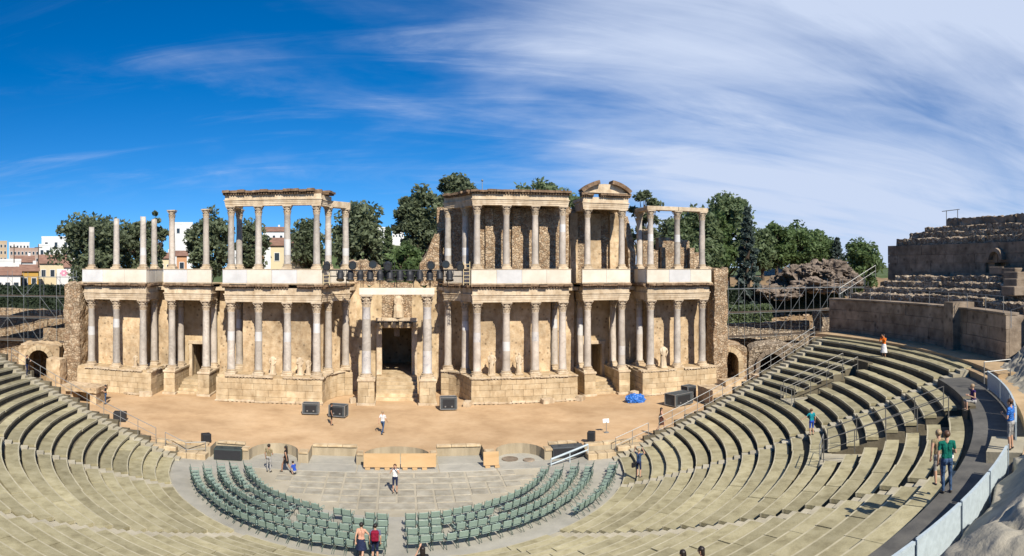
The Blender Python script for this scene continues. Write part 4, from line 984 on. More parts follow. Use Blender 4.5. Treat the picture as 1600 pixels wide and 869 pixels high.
TREES = [(140, 46, 317, 97, 0, 'round', 6200, 'broad dark evergreen behind the leftmost broken columns', .12), (213, 33, 338, 104, 0, 'round', 3600, 'dark evergreen between the second and third broken columns', .15),
 (243, 15, 319, 92, 0, 'airy', 1500, 'slim tree rising behind the pair of broken columns', .2), (326, 30, 318, 97, 0, 'round', 3800, 'dark tree behind the tall single column left of the roofed columns', .15),
 (393, 24, 335, 108, 0, 'round', 2600, 'small rounded tree seen between the roofed left columns', .25), (482, 28, 338, 112, 0, 'round', 2600, 'tree over the cream house, seen between the roofed columns', .25),
 (562, 40, 309, 97, 0, 'round', 5200, 'dense dark tree right of the roofed left columns', .12), (606, 16, 356, 86, 1, 'cone', 2200, 'pointed green shrub left of the big tree above the main door', .05), (637, 26, 372, 84, 2, 'round', 2200, 'low bright green bush just above the row of spotlights', .05),
 (652, 31, 276, 90, 0, 'round', 5200, 'tall dark tree left of the right upper storey', .2), (716, 34, 263, 95, 0, 'round', 4600, 'tallest dark tree, rising behind the corner of the right upper storey', .3),
 (842, 42, 272, 103, 1, 'round', 3800, 'tree top showing over the flat roof of the right upper storey', .3), (897, 30, 277, 106, 1, 'round', 2600, 'tree top just left of the curved pediment', .3),
 (1006, 25, 286, 97, 0, 'airy', 1900, 'thin airy tree right of the curved pediment', .2), (1085, 40, 312, 93, 1, 'round', 4800, 'full green tree behind the rightmost upper columns', .1), (1137, 42, 294, 102, 1, 'round', 5600, 'largest rounded tree right of the stage building', .12),
 (1168, 20, 325, 90, 3, 'cone', 4200, 'blue-green conifer beside the largest rounded tree', .05), (1214, 28, 342, 118, 2, 'round', 3400, 'leftmost of three bright green pines above the rocks', .12), (1250, 30, 347, 122, 2, 'round', 3400, 'middle one of three bright green pines above the rocks', .12),
 (1283, 22, 359, 126, 2, 'round', 3200, 'rightmost of three bright green pines above the rocks', .12), (1346, 28, 362, 112, 2, 'round', 3000, 'round green tree beside the topmost ruin', .02), (1118, 26, 322, 98, 2, 'round', 3000, 'bright tree between the two fullest trees right of the stage building', .1), (1192, 18, 352, 112, 1, 'round', 2000, 'smaller tree between the conifer and the bright green pines', .08), (1308, 15, 372, 124, 3, 'cone', 1500, 'small blue-green conifer right of the bright green pines', .05), (1052, 24, 335, 104, 0, 'round', 2400, 'dark tree seen between the rightmost upper columns', .15)]
for i, (p, hw, yt, r, mi, st, nl, lab, bare) in enumerate(TREES):
    x, y = at(px2b(p), r); tree(lab, x, y, CAM[2] + (417.7 - yt) / F * r, 1.22 * hw / F * r, LEAF[mi], st, nl, i + 1, 0, None, bare)
random.seed(11)
def hedge(label, p0, p1, z0, z1, th, nl, m_):
    p0 = Vector(p0); p1 = Vector(p1); d = p1 - p0; nrm = Vector((-d.y, d.x, 0)).normalized()
    t = thing('hedge', label, 'hedge', (p0.x, p0.y, z0), world=True, group='clipped dark hedges')
    P = []
    for _ in range(nl):
        f = random.random(); top = z1 + .25 * noise.noise(Vector((f * 14, 0, z0)))
        if random.random() < .7: o = random.uniform(-th * .55, -th * .35); z = random.uniform(z0, top)
        else: o = random.uniform(-th / 2, th / 2); z = top + random.uniform(-.15, .1)
        c = p0 + d * f + nrm * o; P.append(Vector((c.x, c.y, z)))
    mb = MB(); leaves(mb, P, .2); part('foliage', mb, t, m_)
    a = math.atan2(d.y, d.x); part('inner_branches', MB().rough(0, d.length, -th * .4, th * .4, z0 - 1, z1 - .1, .8, .1, None, 1, Matrix.Translation(p0) @ Matrix.Rotation(a, 4, 'Z')), t, LEAF[4])
hedge('dark clipped hedge behind the left scaffold', (-70, 26, 0), (-38.5, 39, 0), 7.6, 10.3, 2, 5200, LEAF[4])
hedge('lower dark hedge in front of the first hedge at far left', (-58, 19, 0), (-40, 28.5, 0), 5.6, 7.6, 1.6, 3000, LEAF[4])
hedge('dark hedge behind the right scaffold', (39, 36, 0), (60, 31, 0), 7.4, 10.1, 2, 4200, LEAF[4])
hedge('green bushes low behind the right scaffold', (37.5, 30, 0), (46, 29, 0), 4.8, 7.9, 2.4, 2600, LEAF[1])

# rocks and rubble on the right
def boulder(label, x, y, z, r, seed):
    bm = bmesh.new(); bmesh.ops.create_icosphere(bm, subdivisions=5, radius=1)
    for v in bm.verts:
        p = v.co.copy(); n_ = noise.noise(p * 1.2 + Vector((seed, 0, 0))) * .5 - abs(noise.noise(p * 2.4 + Vector((seed, 3, 0)))) * .5 + noise.cell(p * 3.3 + Vector((seed, 3, 9))) * .16 + noise.noise(p * 9 + Vector((seed, 3, 9))) * .1
        p *= 1 + n_; v.co = Vector((p.x * r[0], p.y * r[1], p.z * r[2]))
    me = bpy.data.meshes.new('boulder'); bm.to_mesh(me); bm.free(); me.materials.append(ROCK)
    solo('boulder', me, None, label, 'rock', 'rocks on the bank at right', (x, y, z))
for i, (p, r, z, rr, lab) in enumerate(((1245, 96, 10.8, (3.0, 2.4, 2.3), 'big dark boulder below the green pines'), (1268, 100, 12.2, (2.4, 2.2, 1.6), 'reddish boulder on top of the rocky bank'), (1296, 97, 12.2, (3.2, 2.4, 2.0), 'large pale boulder right of the dark one'),
   (1322, 98, 11.7, (1.7, 1.6, 1.1), 'small boulder at the right end of the rocky bank'), (1196, 90, 9.6, (1.9, 1.6, 1.0), 'brown boulder at the left end of the rocky bank'), (1216, 97, 10.6, (1.6, 1.4, 1.1), 'brown boulder left of the big dark one'), (1258, 94, 12.4, (1.3, 1.2, .9), 'reddish stone perched above the big dark boulder'), (1309, 92, 10.6, (1.8, 1.5, 1.2), 'grey stone below the large pale boulder'), (1335, 95, 10.9, (1.4, 1.3, .9), 'last small stone beside the sloping railing'), (1275, 90, 10.3, (3.4, 2.2, 1.1), 'low broad rock at the foot of the bank'), (1228, 88, 9.4, (2.6, 1.8, .9), 'flat brown rock nearest the hedge'))):
    x, y = at(px2b(p), r); boulder(lab, x, y, z, rr, i * 7.1)
mb = MB()
for _ in range(1500):
    s = random.choice((-1, 1, 1)); x = s * random.uniform(33, 56); y = random.uniform(12, 44) if s > 0 else random.uniform(14, 30)
    r = random.uniform(.08, .32); q = Vector((random.random(), random.random(), random.random())).to_track_quat('Z', 'Y')
    mb.ell((x, y, gz(x, y) + r * .3), (r * random.uniform(.8, 1.5), r, r * .7), 5, 4, q)
o = solo('rubble', mb, RUBBLE, 'loose stones strewn on the banks beside the theatre', 'rubble', kind='stuff')

# ------------------------------------------------------------------ town
WALLC = {k: mat('plaster_' + k, [(.3, tuple(c * .9 for c in v)), (.7, v)], .6, 5, .9, .1, 6, .06, .1) for k, v in dict(white=(.80, .79, .76), cream=(.74, .64, .42), yellow=(.62, .38, .09), pink=(.50, .36, .29), orange=(.58, .32, .17), tan=(.55, .42, .28)).items()}
def house(label, bearing, r, w_, dp, zt, roof, colour, nwin=3, floors=1, rz=None):
    x, y = at(bearing, r); zb = gz(x, y) - .5; h = zt - zb
    t = thing('house', label, 'house', (x, y, zb), -R_(bearing) if rz is None else rz, group='houses of the town behind')
    part('wall', MB().bev(-w_ / 2, w_ / 2, 0, dp, 0, h, .03), t, WALLC[colour])
    if roof == 'flat':
        for a in ((-w_ / 2 - .05, w_ / 2 + .05, -.05, .2), (-w_ / 2 - .05, w_ / 2 + .05, dp - .2, dp + .05)): part('roof_edge', MB().box(a[0], a[1], a[2], a[3], h + .002, h + .5), t, WALLC[colour])
    else:
        hh = .32 * dp * .5
        mb = MB(); V = [(-w_ / 2 - .3, -.35, h), (w_ / 2 + .3, -.35, h), (w_ / 2 + .3, dp + .35, h), (-w_ / 2 - .3, dp + .35, h), (-w_ / 2 - .3, dp / 2, h + hh), (w_ / 2 + .3, dp / 2, h + hh)]
        mb.add(V, [(0, 1, 5, 4), (2, 3, 4, 5), (1, 2, 5), (3, 0, 4), (3, 2, 1, 0)])
        rf = part('roof', mb, t, ROOFT)
        c = part('chimney', MB().box(w_ * .2, w_ * .2 + .6, dp * .6, dp * .6 + .6, h + hh * .3, h + hh + .7), rf, WALLC['white'])
    for f in range(floors):
        for i in range(nwin):
            xx = -w_ / 2 + w_ * (i + .5) / nwin; zz_ = h - 1.9 - f * 3
            if zz_ < .3: continue
            wn = part('window', MB().box(xx - .5, xx + .5, -.06, .1, zz_ - .75, zz_ + .75), t, WALLC['white'])
            part('pane', MB().box(xx - .4, xx + .4, -.08, -.062, zz_ - .65, zz_ + .65), wn, GLASS)
    return t
def zat(py_, r): return CAM[2] + (417.7 - py_) / F * r
for lab, p, r, wpx, dp, py_, roof, c, nw, fl in (
  ('tall white building left of the broad dark tree', 95, 190, 60, 14, 372, 'flat', 'white', 4, 2), ('lower white extension left of the tall white building', 70, 186, 18, 10, 384, 'flat', 'white', 2, 1),
  ('cream house with terracotta roof below the tall white building', 82, 130, 42, 12, 412, 'gable', 'cream', 3, 1), ('white house with terracotta roof behind the hedge, near the broad tree', 112, 124, 22, 8, 418, 'gable', 'white', 2, 1),
  ('yellow house with a brown tiled roof at the far left', 46, 120, 28, 8, 424, 'gable', 'yellow', 2, 1), ('low grey-roofed white house at the left edge', 12, 112, 40, 9, 430, 'gable', 'white', 3, 1), ('white house behind the low grey-roofed one at the left edge', 10, 150, 46, 10, 408, 'flat', 'white', 3, 1),
  ('white terrace house behind the yellow house', 38, 152, 30, 10, 410, 'gable', 'white', 3, 1),
  ('long pink apartment block far off at the left', 38, 290, 46, 20, 389, 'flat', 'pink', 8, 3), ('brown tower block at the left edge of the town', 2, 300, 18, 20, 378, 'flat', 'tan', 3, 4), ('white flat-roofed block behind the pink apartments', 30, 330, 32, 18, 380, 'flat', 'white', 6, 2),
  ('white block seen between two capital-topped columns', 286, 180, 30, 12, 350, 'flat', 'white', 2, 1), ('small orange house below the white block between the columns', 284, 126, 16, 7, 400, 'gable', 'orange', 1, 1), ('cream house left of the leftmost roofed column', 258, 130, 24, 8, 404, 'gable', 'cream', 2, 1),
  ('cream house with windows seen between the roofed columns', 452, 112, 58, 10, 384, 'gable', 'cream', 3, 1), ('orange and cream house left in the roofed colonnade view', 392, 116, 40, 9, 392, 'gable', 'orange', 2, 1), ('white house far behind the roofed columns', 428, 210, 34, 12, 362, 'gable', 'white', 3, 2),
  ('white house at the left of the roofed colonnade view', 376, 150, 20, 9, 388, 'gable', 'white', 2, 1), ('far white house on the horizon above the green shrub', 596, 420, 16, 14, 356, 'flat', 'white', 4, 2), ('far white house on the horizon left of the tall tree', 622, 430, 18, 14, 357, 'gable', 'white', 4, 2),
  ('small white house among the green pines', 1208, 128, 30, 8, 394, 'flat', 'white', 2, 1)):
    house(lab, px2b(p), r, wpx / F * r, dp, zat(py_, r), roof, c, nw, fl)
mb = MB(); hx, hy = at(px2b(612), 470)
for j in range(13):
    for i in range(17):
        u, v = (i - 8) / 8, (j - 6) / 6; mb.v.append((hx + u * 130, hy + v * 120, 6 + 30 * math.exp(-3 * (u * u + v * v)) + 1.5 * noise.noise(Vector((u * 4, v * 4, 0)))))
for j in range(12):
    for i in range(16): a = j * 17 + i; mb.f.append((a, a + 1, a + 18, a + 17)); mb.m.append(0)
struct('far_hill', mb, GRASS, True)

# ------------------------------------------------------------------ orchestra chairs
def chair_meshes():
    seat = MB(); mb = seat
    mb.bev(-.225, .225, -.2, .22, .35, .38, .012)
    back = MB(); back.bev(-.225, .225, -.015, .015, .06, .37, .012, Matrix.Translation((0, -.23, .38)) @ Matrix.Rotation(R_(13), 4, 'X')); 
    arm = MB(); arm.bev(-.025, .025, -.26, .18, .54, .56, .006).tube((0, .18, .565), (0, .2, .37), .013, n=5)
    leg = MB(); leg.tube((0, .2, 0), (0, -.12, .42), .014, n=5).tube((0, -.3, 0), (0, .1, .42), .014, n=5).tube((0, -.26, .38), (0, -.34, .8), .013, n=5)
    return seat.mesh('seat', GREENC), back.mesh('backrest', GREENC), arm.mesh('armrest', GREENC), leg.mesh('leg', GREEND)
CM = chair_meshes()
def chair(x, y, rz, label, group):
    c = thing('chair', label, 'chair', (x, y, .03), rz, group)
    for nm, me, loc in (('seat', CM[0], (0, 0, 0)), ('backrest', CM[1], (0, 0, 0)), ('armrest', CM[2], (-.255, 0, 0)), ('armrest', CM[2], (.255, 0, 0)), ('leg', CM[3], (-.245, 0, 0)), ('leg', CM[3], (.245, 0, 0))):
        o = bpy.data.objects.new(nm, me); COL.objects.link(o); o.parent = c; o.location = loc
    return c
random.seed(21)
for s, rows in ((-1, ((10.7, .7, 70), (11.55, .7, 71), (12.4, .7, 71), (13.25, .7, 71), (14.05, .8, 71))), (1, ((10.7, .7, 67), (11.6, .7, 69), (12.5, .7, 71), (13.4, .7, 73), (14.1, 9.5, 73)))):
    side = 'left' if s < 0 else 'right'
    for ri, (R0, x0, dmax) in enumerate(rows):
        n = 0; a = x0 / R0
        while a < R_(dmax):
            f = math.degrees(a) / 70
            r = R0 - (.95 if ri < 4 or s < 0 else .2) * f
            skip = random.random() < .035
            if not skip:
                n += 1
                j = random.random() < .07
                where = ORD[n - 1] if n <= 30 else 'last'
                lab = f'pale green folding chair, {where} from the centre aisle, {ORD[ri]} row from the stage, {side} block'
                if s > 0 and ri == 4: lab = f'pale green folding chair, {where} from the left in the short outermost row, right block'
                chair(s * r * sin(a) + random.uniform(-.045, .045), -r * cos(a) + random.uniform(-.06, .06), s * a + random.uniform(-.11, .11) + (random.uniform(-.5, .5) if j else 0), lab, 'green folding chairs in the orchestra')
            a += .585 / r

# ------------------------------------------------------------------ people
SK = plain('skin', (.50, .30, .20), .55, .3, 0, .06); SKT = plain('tanned_skin', (.36, .20, .125), .55, .3, 0, .06)
HAIRB = plain('dark_hair', (.016, .011, .009), .5, .4); HAIRBR = plain('brown_hair', (.09, .045, .022), .5, .4); HAIRG = plain('blond_hair', (.33, .23, .13), .5, .4)
SHOE = plain('shoe_leather', (.05, .045, .04), .6, .3); SHOEW = plain('white_shoe', (.6, .6, .58), .6, .3)
CL = lambda n, c: mat('cloth_' + n, [(.3, tuple(x * .7 for x in c)), (.7, tuple(min(1, x * 1.2) for x in c))], 7, 5, .88, .9, 9, 0, 1, 0, spec=.1, pos=False, alb=.95)
def check_mat():
    m = plain('cloth_blue_checks', (.05, .16, .46), .85, .1); t = m.node_tree; n = t.nodes; l = t.links
    w1 = n.new('ShaderNodeTexChecker'); w1.inputs['Scale'].default_value = 26; tcn = n.new('ShaderNodeTexCoord'); l.new(tcn.outputs['Object'], w1.inputs[0])
    w1.inputs[1].default_value = (.05, .20, .58, 1); w1.inputs[2].default_value = (.015, .05, .20, 1); l.new(w1.outputs[0], n['Principled BSDF'].inputs['Base Color']); return m
def capsule(mb, a, b, r0, r1, n=8):
    a = Vector(a); b = Vector(b); d = (b - a).normalized(); q = d.to_track_quat('Z', 'Y'); rings = []
    for c, r, t0 in ((a, r0, (-.95, -.6, 0)), (b, r1, (0, .6, .95))):
        for t in t0: rr = r * math.sqrt(max(.02, 1 - t * t)); rings.append([c + d * r * t + q @ Vector((rr * cos(2 * pi * i / n), rr * sin(2 * pi * i / n), 0)) for i in range(n)])
    V = [p for g in rings for p in g]; k = len(rings)
    mb.add(V, [(j * n + i, j * n + (i + 1) % n, (j + 1) * n + (i + 1) % n, (j + 1) * n + i) for j in range(k - 1) for i in range(n)] + [tuple(range(n))[::-1], tuple(range((k - 1) * n, k * n))])
def person(label, loc, face, h=1.7, pose='stand', top=None, bottom=None, sleeve='short', legs='long', skin=None, hair=None, longhair=False, shoe=None, skirt=None, fine=False, arms=None, group=None, female=False, bag=None):
    """one continuous body grown from a posed skeleton; local +Y is forward"""
    skin = skin or SK; hair = hair or HAIRB; shoe = shoe or SHOE; k = h / 1.75
    V = Vector; sw = .17 if female else .195; hw = .095
    J = dict(pel=V((0, 0, .95)), wai=V((0, .005, 1.12)), che=V((0, .0, 1.32)), nek=V((0, .0, 1.48)), hed=V((0, .025, 1.615)))
    for s, c in ((-1, 'l'), (1, 'r')):
        J['sh' + c] = V((s * sw, 0, 1.41)); J['el' + c] = V((s * (sw + .06), -.03, 1.12)); J['wr' + c] = V((s * (sw + .055), .05, .87))
        J['hp' + c] = V((s * hw, 0, .92)); J['kn' + c] = V((s * (hw + .01), .02, .5)); J['an' + c] = V((s * (hw + .015), -.02, .085)); J['to' + c] = V((s * (hw + .04), .14, .03))
    if pose == 'walk':
        for c, d in (('l', 1), ('r', -1)):
            J['kn' + c] = V((J['kn' + c].x, .16 * d + .06, .5)); J['an' + c] = V((J['an' + c].x, .30 * d - .06, .1 if d > 0 else .13)); J['to' + c] = J['an' + c] + V((.02, .15, -.055 if d > 0 else -.08))
            J['el' + c] += V((0, -.1 * d, .01)); J['wr' + c] += V((0, -.22 * d, .05))
    if pose in ('sit', 'crouch'):
        dz = .5 if pose == 'sit' else .66
        for q in ('pel', 'wai', 'che', 'nek', 'hed', 'shl', 'shr', 'ell', 'elr', 'wrl', 'wrr', 'hpl', 'hpr'): J[q].z -= dz
        fw = .0 if pose == 'sit' else .12
        for q, f in (('wai', .4), ('che', 1), ('nek', 1.4), ('hed', 1.7), ('shl', 1.1), ('shr', 1.1)): J[q].y += fw * f + (.03 * f)
        for c, s in (('l', -1), ('r', 1)):
            J['kn' + c] = V((s * .13, .42, .47 if pose == 'sit' else .5)); J['an' + c] = V((s * .12, .4 if pose == 'sit' else .12, .085)); J['to' + c] = J['an' + c] + V((.02 * s, .16, -.055))
            J['el' + c] = J['sh' + c] + V((s * .07, .08, -.27)); J['wr' + c] = V((s * .12, .36, J['kn' + c].z + .12))
    arms = arms or {}
    for c, s in (('l', -1), ('r', 1)):
        m_ = arms.get(c, arms.get('both')); sh = J['sh' + c]
        if m_ == 'camera': J['el' + c] = sh + V((s * .1, .2, -.16)); J['wr' + c] = V((s * .07, J['hed'].y + .24, J['hed'].z + .0))
        elif m_ == 'up': J['el' + c] = sh + V((s * .2, .06, .1)); J['wr' + c] = sh + V((s * .1, .02, .31))
        elif m_ == 'fold': J['el' + c] = sh + V((s * .07, .02, -.29)); J['wr' + c] = sh + V((-s * .1, .24, -.2))
        elif m_ == 'out': J['el' + c] = sh + V((s * .2, .04, -.2)); J['wr' + c] = sh + V((s * .42, .1, -.32))
    seg = []
    def S(a, b, r0, r1, tag): seg.append((V(a) * k, V(b) * k, r0 * k, r1 * k, tag))
    tw = .0 if not female else -.012
    for s in (-1, 1):
        S(J['pel'] + V((s * .06, 0, -.02)), J['pel'] + V((s * .06, 0, .02)), .104, .104, 'bottom'); S(J['pel'] + V((s * .06, 0, .07)), J['wai'] + V((s * .05, 0, 0)), .108, .098 + tw, 'top'); S(J['wai'] + V((s * .05, 0, 0)), J['che'] + V((s * .07, 0, 0)), .095 + tw, .105, 'top')
        S(J['che'] + V((s * .07, 0, 0)), J['nek'] + V((s * .06, 0, -.09)), .105, .06, 'top')
        S(J['pel'] + V((s * .06, -.04, -.03)), J['pel'] + V((s * .07, -.03, -.08)), .1, .09, 'bottom')
    S(J['nek'] - V((0, .01, .05)), J['hed'] - V((0, .02, .06)), .058, .055, 'skin')
    S(J['hed'] + V((0, .0, .03)), J['hed'] + V((0, .015, -.055)), .096, .07, 'skin')
    S(J['hed'] + V((0, .085, -.0)), J['hed'] + V((0, .108, -.03)), .012, .018, 'skin')       # nose
    for s in (-1, 1): S(J['hed'] + V((s * .09, -.01, .015)), J['hed'] + V((s * .092, -.01, -.025)), .016, .014, 'skin')   # ears
    for c, s in (('l', -1), ('r', 1)):
        sh, el, wr = J['sh' + c], J['el' + c], J['wr' + c]
        S(J['che'] + V((s * .08, 0, .08)), sh, .085, .062, 'top'); ca = 'top' if sleeve in ('short', 'long') else 'skin'
        mid = sh.lerp(el, .55); S(sh, mid, .058, .05, ca); S(mid, el, .049, .04, 'top' if sleeve == 'long' else 'skin'); S(el, wr, .04, .028, 'top' if sleeve == 'long' else 'skin')
        d = (wr - el).normalized(); sd = d.cross(V((0, 1, .3))).normalized(); up = sd.cross(d)
        S(wr, wr + d * .075, .028, .036, 'skin')
        for f in range(4):                                      # fingers, then thumb
            b0 = wr + d * .085 + sd * (.026 - .0175 * f); ln = (.062, .075, .07, .055)[f]; b1 = b0 + d * ln * .6 + up * .006; b2 = b1 + d * ln * .4 + up * .022; S(b0, b1, .0105, .0098, 'skin'); S(b1, b2, .0098, .0085, 'skin')
        b0 = wr + d * .03 + sd * .03; b1 = b0 + d * .035 + sd * .026; S(b0, b1, .013, .012, 'skin'); S(b1, b1 + d * .035 + up * .008, .012, .0095, 'skin')
        hp, kn, an, to = J['hp' + c], J['kn' + c], J['an' + c], J['to' + c]
        up_ = 'bottom'; lo = 'bottom' if legs == 'long' else 'skin'; mid = hp.lerp(kn, .6)
        S(hp, mid, .088, .07, up_ if legs != 'bare' else 'skin'); S(mid, kn, .07, .056, lo if legs != 'shorts' else 'bottom'); S(kn, kn.lerp(an, .35), .054, .056, lo); S(kn.lerp(an, .35), an, .056, .036, lo)
        S(an, an + V((0, -.03, -.035)), .04, .035, 'shoe'); S(an + V((0, -.01, -.04)), to, .042, .034, 'shoe')
    mb = MB()
    for a, b, r0, r1, _ in seg: capsule(mb, a, b, r0, r1)
    tmp = bpy.data.objects.new('tmp', mb.mesh('tmp', SK)); COL.objects.link(tmp)
    md = tmp.modifiers.new('r', 'REMESH'); md.mode = 'VOXEL'; md.voxel_size = .0125 if fine else .019
    ms = tmp.modifiers.new('s', 'SMOOTH'); ms.factor = .5; ms.iterations = 2 if fine else 1
    dg = bpy.context.evaluated_depsgraph_get(); me = bpy.data.meshes.new_from_object(tmp.evaluated_get(dg)); bpy.data.objects.remove(tmp)
    me.materials.clear(); tags = ['skin', 'top', 'bottom', 'shoe']
    for m_ in (skin, top, bottom or top, shoe): me.materials.append(m_)
    segs2 = [(a, b - a, max(1e-6, (b - a).length_squared), (r0 + r1) / 2, tags.index(tg)) for a, b, r0, r1, tg in seg]
    mi = []
    for p in me.polygons:
        c = p.center; best = 9; bi = 0
        for a, d, l2, r, ti in segs2:
            t_ = (c - a).dot(d) / l2; t_ = 0. if t_ < 0 else 1. if t_ > 1 else t_
            q = (c - a - d * t_).length - r
            if q < best: best = q; bi = ti
        mi.append(bi)
    me.polygons.foreach_set('material_index', mi); me.polygons.foreach_set('use_smooth', [True] * len(mi)); me.name = 'person'
    o = bpy.data.objects.new('person', me); link(o, None, loc, face); o['label'] = label; o['category'] = 'person'
    if group: o['group'] = group
    hd = J['hed'] * k
    hb = MB(); hb.ell(hd + V((0, -.022, .045)) * k, V((.105, .112, .1)) * k, 12, 9)
    if longhair: hb.ell(hd + V((0, -.075, -.07)) * k, V((.1, .06, .19)) * k, 10, 8); hb.ell(hd + V((0, -.085, -.2)) * k, V((.085, .045, .14)) * k, 8, 6)
    for i, p in enumerate(hb.v): n_ = noise.noise(V(p) * 18) * .012; hb.v[i] = (p[0] + n_, p[1] + n_, p[2] + n_)
    c = bpy.data.objects.new('hair', hb.mesh('hair', hair, True)); COL.objects.link(c); c.parent = o
    for s in (-1, 1): c = bpy.data.objects.new('eye', MB().ell(hd + V((s * .034, .093, .018)) * k, V((.013, .008, .008)) * k, 6, 5).mesh('eye', HAIRB)); COL.objects.link(c); c.parent = o
    if skirt:
        z1, z0, r0, m_ = skirt; sb = MB(); z1 *= k; z0 *= k; n = 20; prof = ((z1, .155), (z1 - .12, .185), (z0, r0))
        for z, r in prof:
            for i in range(n): a = 2 * pi * i / n; rr = r * k * (1 + .05 * sin(a * 6) * (z < z1)); sb.v.append((rr * cos(a), rr * .85 * sin(a), z))
        for j in range(2):
            for i in range(n): sb.f.append((j * n + i, j * n + (i + 1) % n, (j + 1) * n + (i + 1) % n, (j + 1) * n + i)); sb.m.append(0)
        c = bpy.data.objects.new('skirt', sb.mesh('skirt', m_, True)); COL.objects.link(c); c.parent = o
    return o, J, k
navy, black, white = CL('navy', (.022, .03, .07)), CL('black', (.018, .018, .02)), CL('white', (.72, .71, .69))
denim, khaki, grey = CL('denim', (.05, .09, .17)), CL('khaki', (.27, .22, .13)), CL('grey', (.34, .33, .31))
teal, green, orange = CL('teal', (.015, .22, .26)), CL('green', (.008, .13, .095)), CL('orange', (.72, .17, .02))
purple, blue, peach = CL('purple', (.06, .03, .13)), CL('blue', (.03, .08, .38)), CL('peach', (.62, .34, .24))
darkred, dress, striped = CL('crimson', (.22, .012, .035)), CL('brown_dress', (.09, .04, .03)), CL('striped_blue', (.14, .15, .24))
checks = check_mat()
P = person
P('man in a black t-shirt and jeans at the left edge of the stage', (-25.1, 9.5, ZS), 2.0, 1.72, 'stand', black, denim, arms={'both': 'fold'})
P('person in black standing on the left end stair near the arch', (-28.1, 1.2, 4.2), -1.2, 1.68, 'stand', black, navy, 'long', arms={'both': 'fold'}, hair=HAIRBR)
P('person in black standing by the open road case on the stage', (-5.05, 7.2, ZS), -1.4, 1.7, 'stand', black, black, legs='shorts', skin=SKT)
P('man in a white shirt and blue trousers crossing the stage', (-1.03, 4.75, ZS), -.5, 1.68, 'walk', white, denim, 'short', hair=HAIRG)
P('man in khaki shirt and pale trousers standing before the left curved niche', (-8.0, -2.75, .03), -.3, 1.75, 'stand', khaki, grey, skin=SKT, arms={'r': 'fold'})
P('woman in a black dress walking with a shoulder bag beside the khaki man', (-6.93, -2.6, .03), 1.3, 1.66, 'walk', black, black, 'none', 'bare', longhair=True, female=True, skin=SKT, skirt=(1.02, .62, .22, black))
P('child in blue crouching next to the woman in black', (-6.3, -3.0, .03), .9, 1.3, 'crouch', blue, grey, legs='shorts')
P('woman in white top and dark shorts standing alone in the orchestra', (-.1, -5.85, .03), 3.0, 1.66, 'stand', white, navy, 'none', 'shorts', hair=HAIRBR, female=True, arms={'both': 'camera'})
P('woman in a peach top and navy skirt behind the last chairs', (-1.56, -14.45, .01), -.2, 1.68, 'walk', peach, navy, 'none', 'bare', female=True, skirt=(1.02, .55, .26, navy), arms={'r': 'out'}, fine=True)
P('person in a striped shirt wearing a red backpack, behind the last chairs', (-.95, -14.5, .01), .05, 1.66, 'stand', striped, navy, 'short', 'shorts', fine=True)
P('dark-haired person at the bottom edge right of the centre aisle', (.86, -21.3, ZK(8)), .1, 1.62, 'stand', black, navy, 'none', arms={'l': 'camera'}, skin=SK, longhair=True, female=True)
P('woman with long black hair sitting, left of two at the bottom edge', (8.5, -25.05, ZK(13) - .36), .5, 1.66, 'sit', white, navy, longhair=True, female=True, fine=True)
P('woman with long black hair sitting, right of two at the bottom edge', (9.12, -25.1, ZK(13) - .36), .9, 1.68, 'sit', peach, white, longhair=True, female=True, fine=True)
P('person in denim raising both arms on the lowest right seat rows', (14.05, -6.9, ZK(2)), -1.0, 1.7, 'stand', denim, navy, 'short', 'shorts', hair=HAIRG, arms={'both': 'up'})
P('long-haired woman in a dark dress climbing the right end stair', (18.45, .0, ZK(5)), -1.9, 1.68, 'walk', peach, dress, 'none', 'bare', longhair=True, female=True, skirt=(1.1, .5, .25, dress))
P('boy in a teal t-shirt walking along a right seat row', (21.85, -13.4, ZK(13)), -.2, 1.5, 'stand', teal, blue, legs='shorts', hair=HAIRBR, arms={'l': 'out'})
P('person in an orange top and white skirt on the upper right rows', (33.0, -7.3, ZK(21)), 1.8, 1.7, 'stand', orange, white, 'long', 'bare', skin=SKT, female=True, skirt=(1.02, .35, .27, white), arms={'both': 'camera'})
P('person in purple sitting on the dark upper walkway', (23.7, -23.6, ZK(21)), 1.1, 1.7, 'sit', purple, grey, 'none', 'shorts', hair=HAIRG, arms={'both': 'fold'}, fine=True)
P('man in a dark green t-shirt and jeans seen from behind, holding papers', (14.45, -30.2, ZK(21)), -.55, 1.84, 'stand', green, denim, 'short', fine=True, hair=HAIRBR, arms={'r': 'fold'})
P('fair-haired person half hidden behind the man in dark green', (14.8, -29.55, ZK(21)), -.4, 1.7, 'stand', khaki, grey, 'none', 'shorts', hair=HAIRG, fine=True)
P('man in a blue checked shirt and pale shorts at the right edge', (18.25, -29.75, ZW), .25, 1.76, 'stand', checks, grey, 'short', 'shorts', fine=True, hair=HAIRBR, arms={'l': 'fold'})
# things people carry
bp = solo('backpack', MB().bev(-.17, .17, -.14, .1, 0, .46, .06), darkred, 'crimson backpack on the striped-shirted person behind the chairs', 'backpack', loc=(-.95, -14.72, 1.0), rz=.05)
solo('paper', MB().bev(-.11, .11, -.004, .004, -.15, .15, .002, Matrix.Rotation(-.7, 4, 'X')), WHITEM if False else plain('paper_white', (.8, .8, .78), .8), 'white sheet of paper in the hand of the man in dark green', 'paper', loc=(14.62, -30.18, ZK(21) + 1.12), rz=-.9)
solo('shoulder_bag', MB().bev(-.13, .13, -.06, .06, 0, .3, .04), black, 'dark bag by the person in denim on the right rows', 'bag', loc=(13.75, -6.75, ZK(2) + .55), rz=.4)

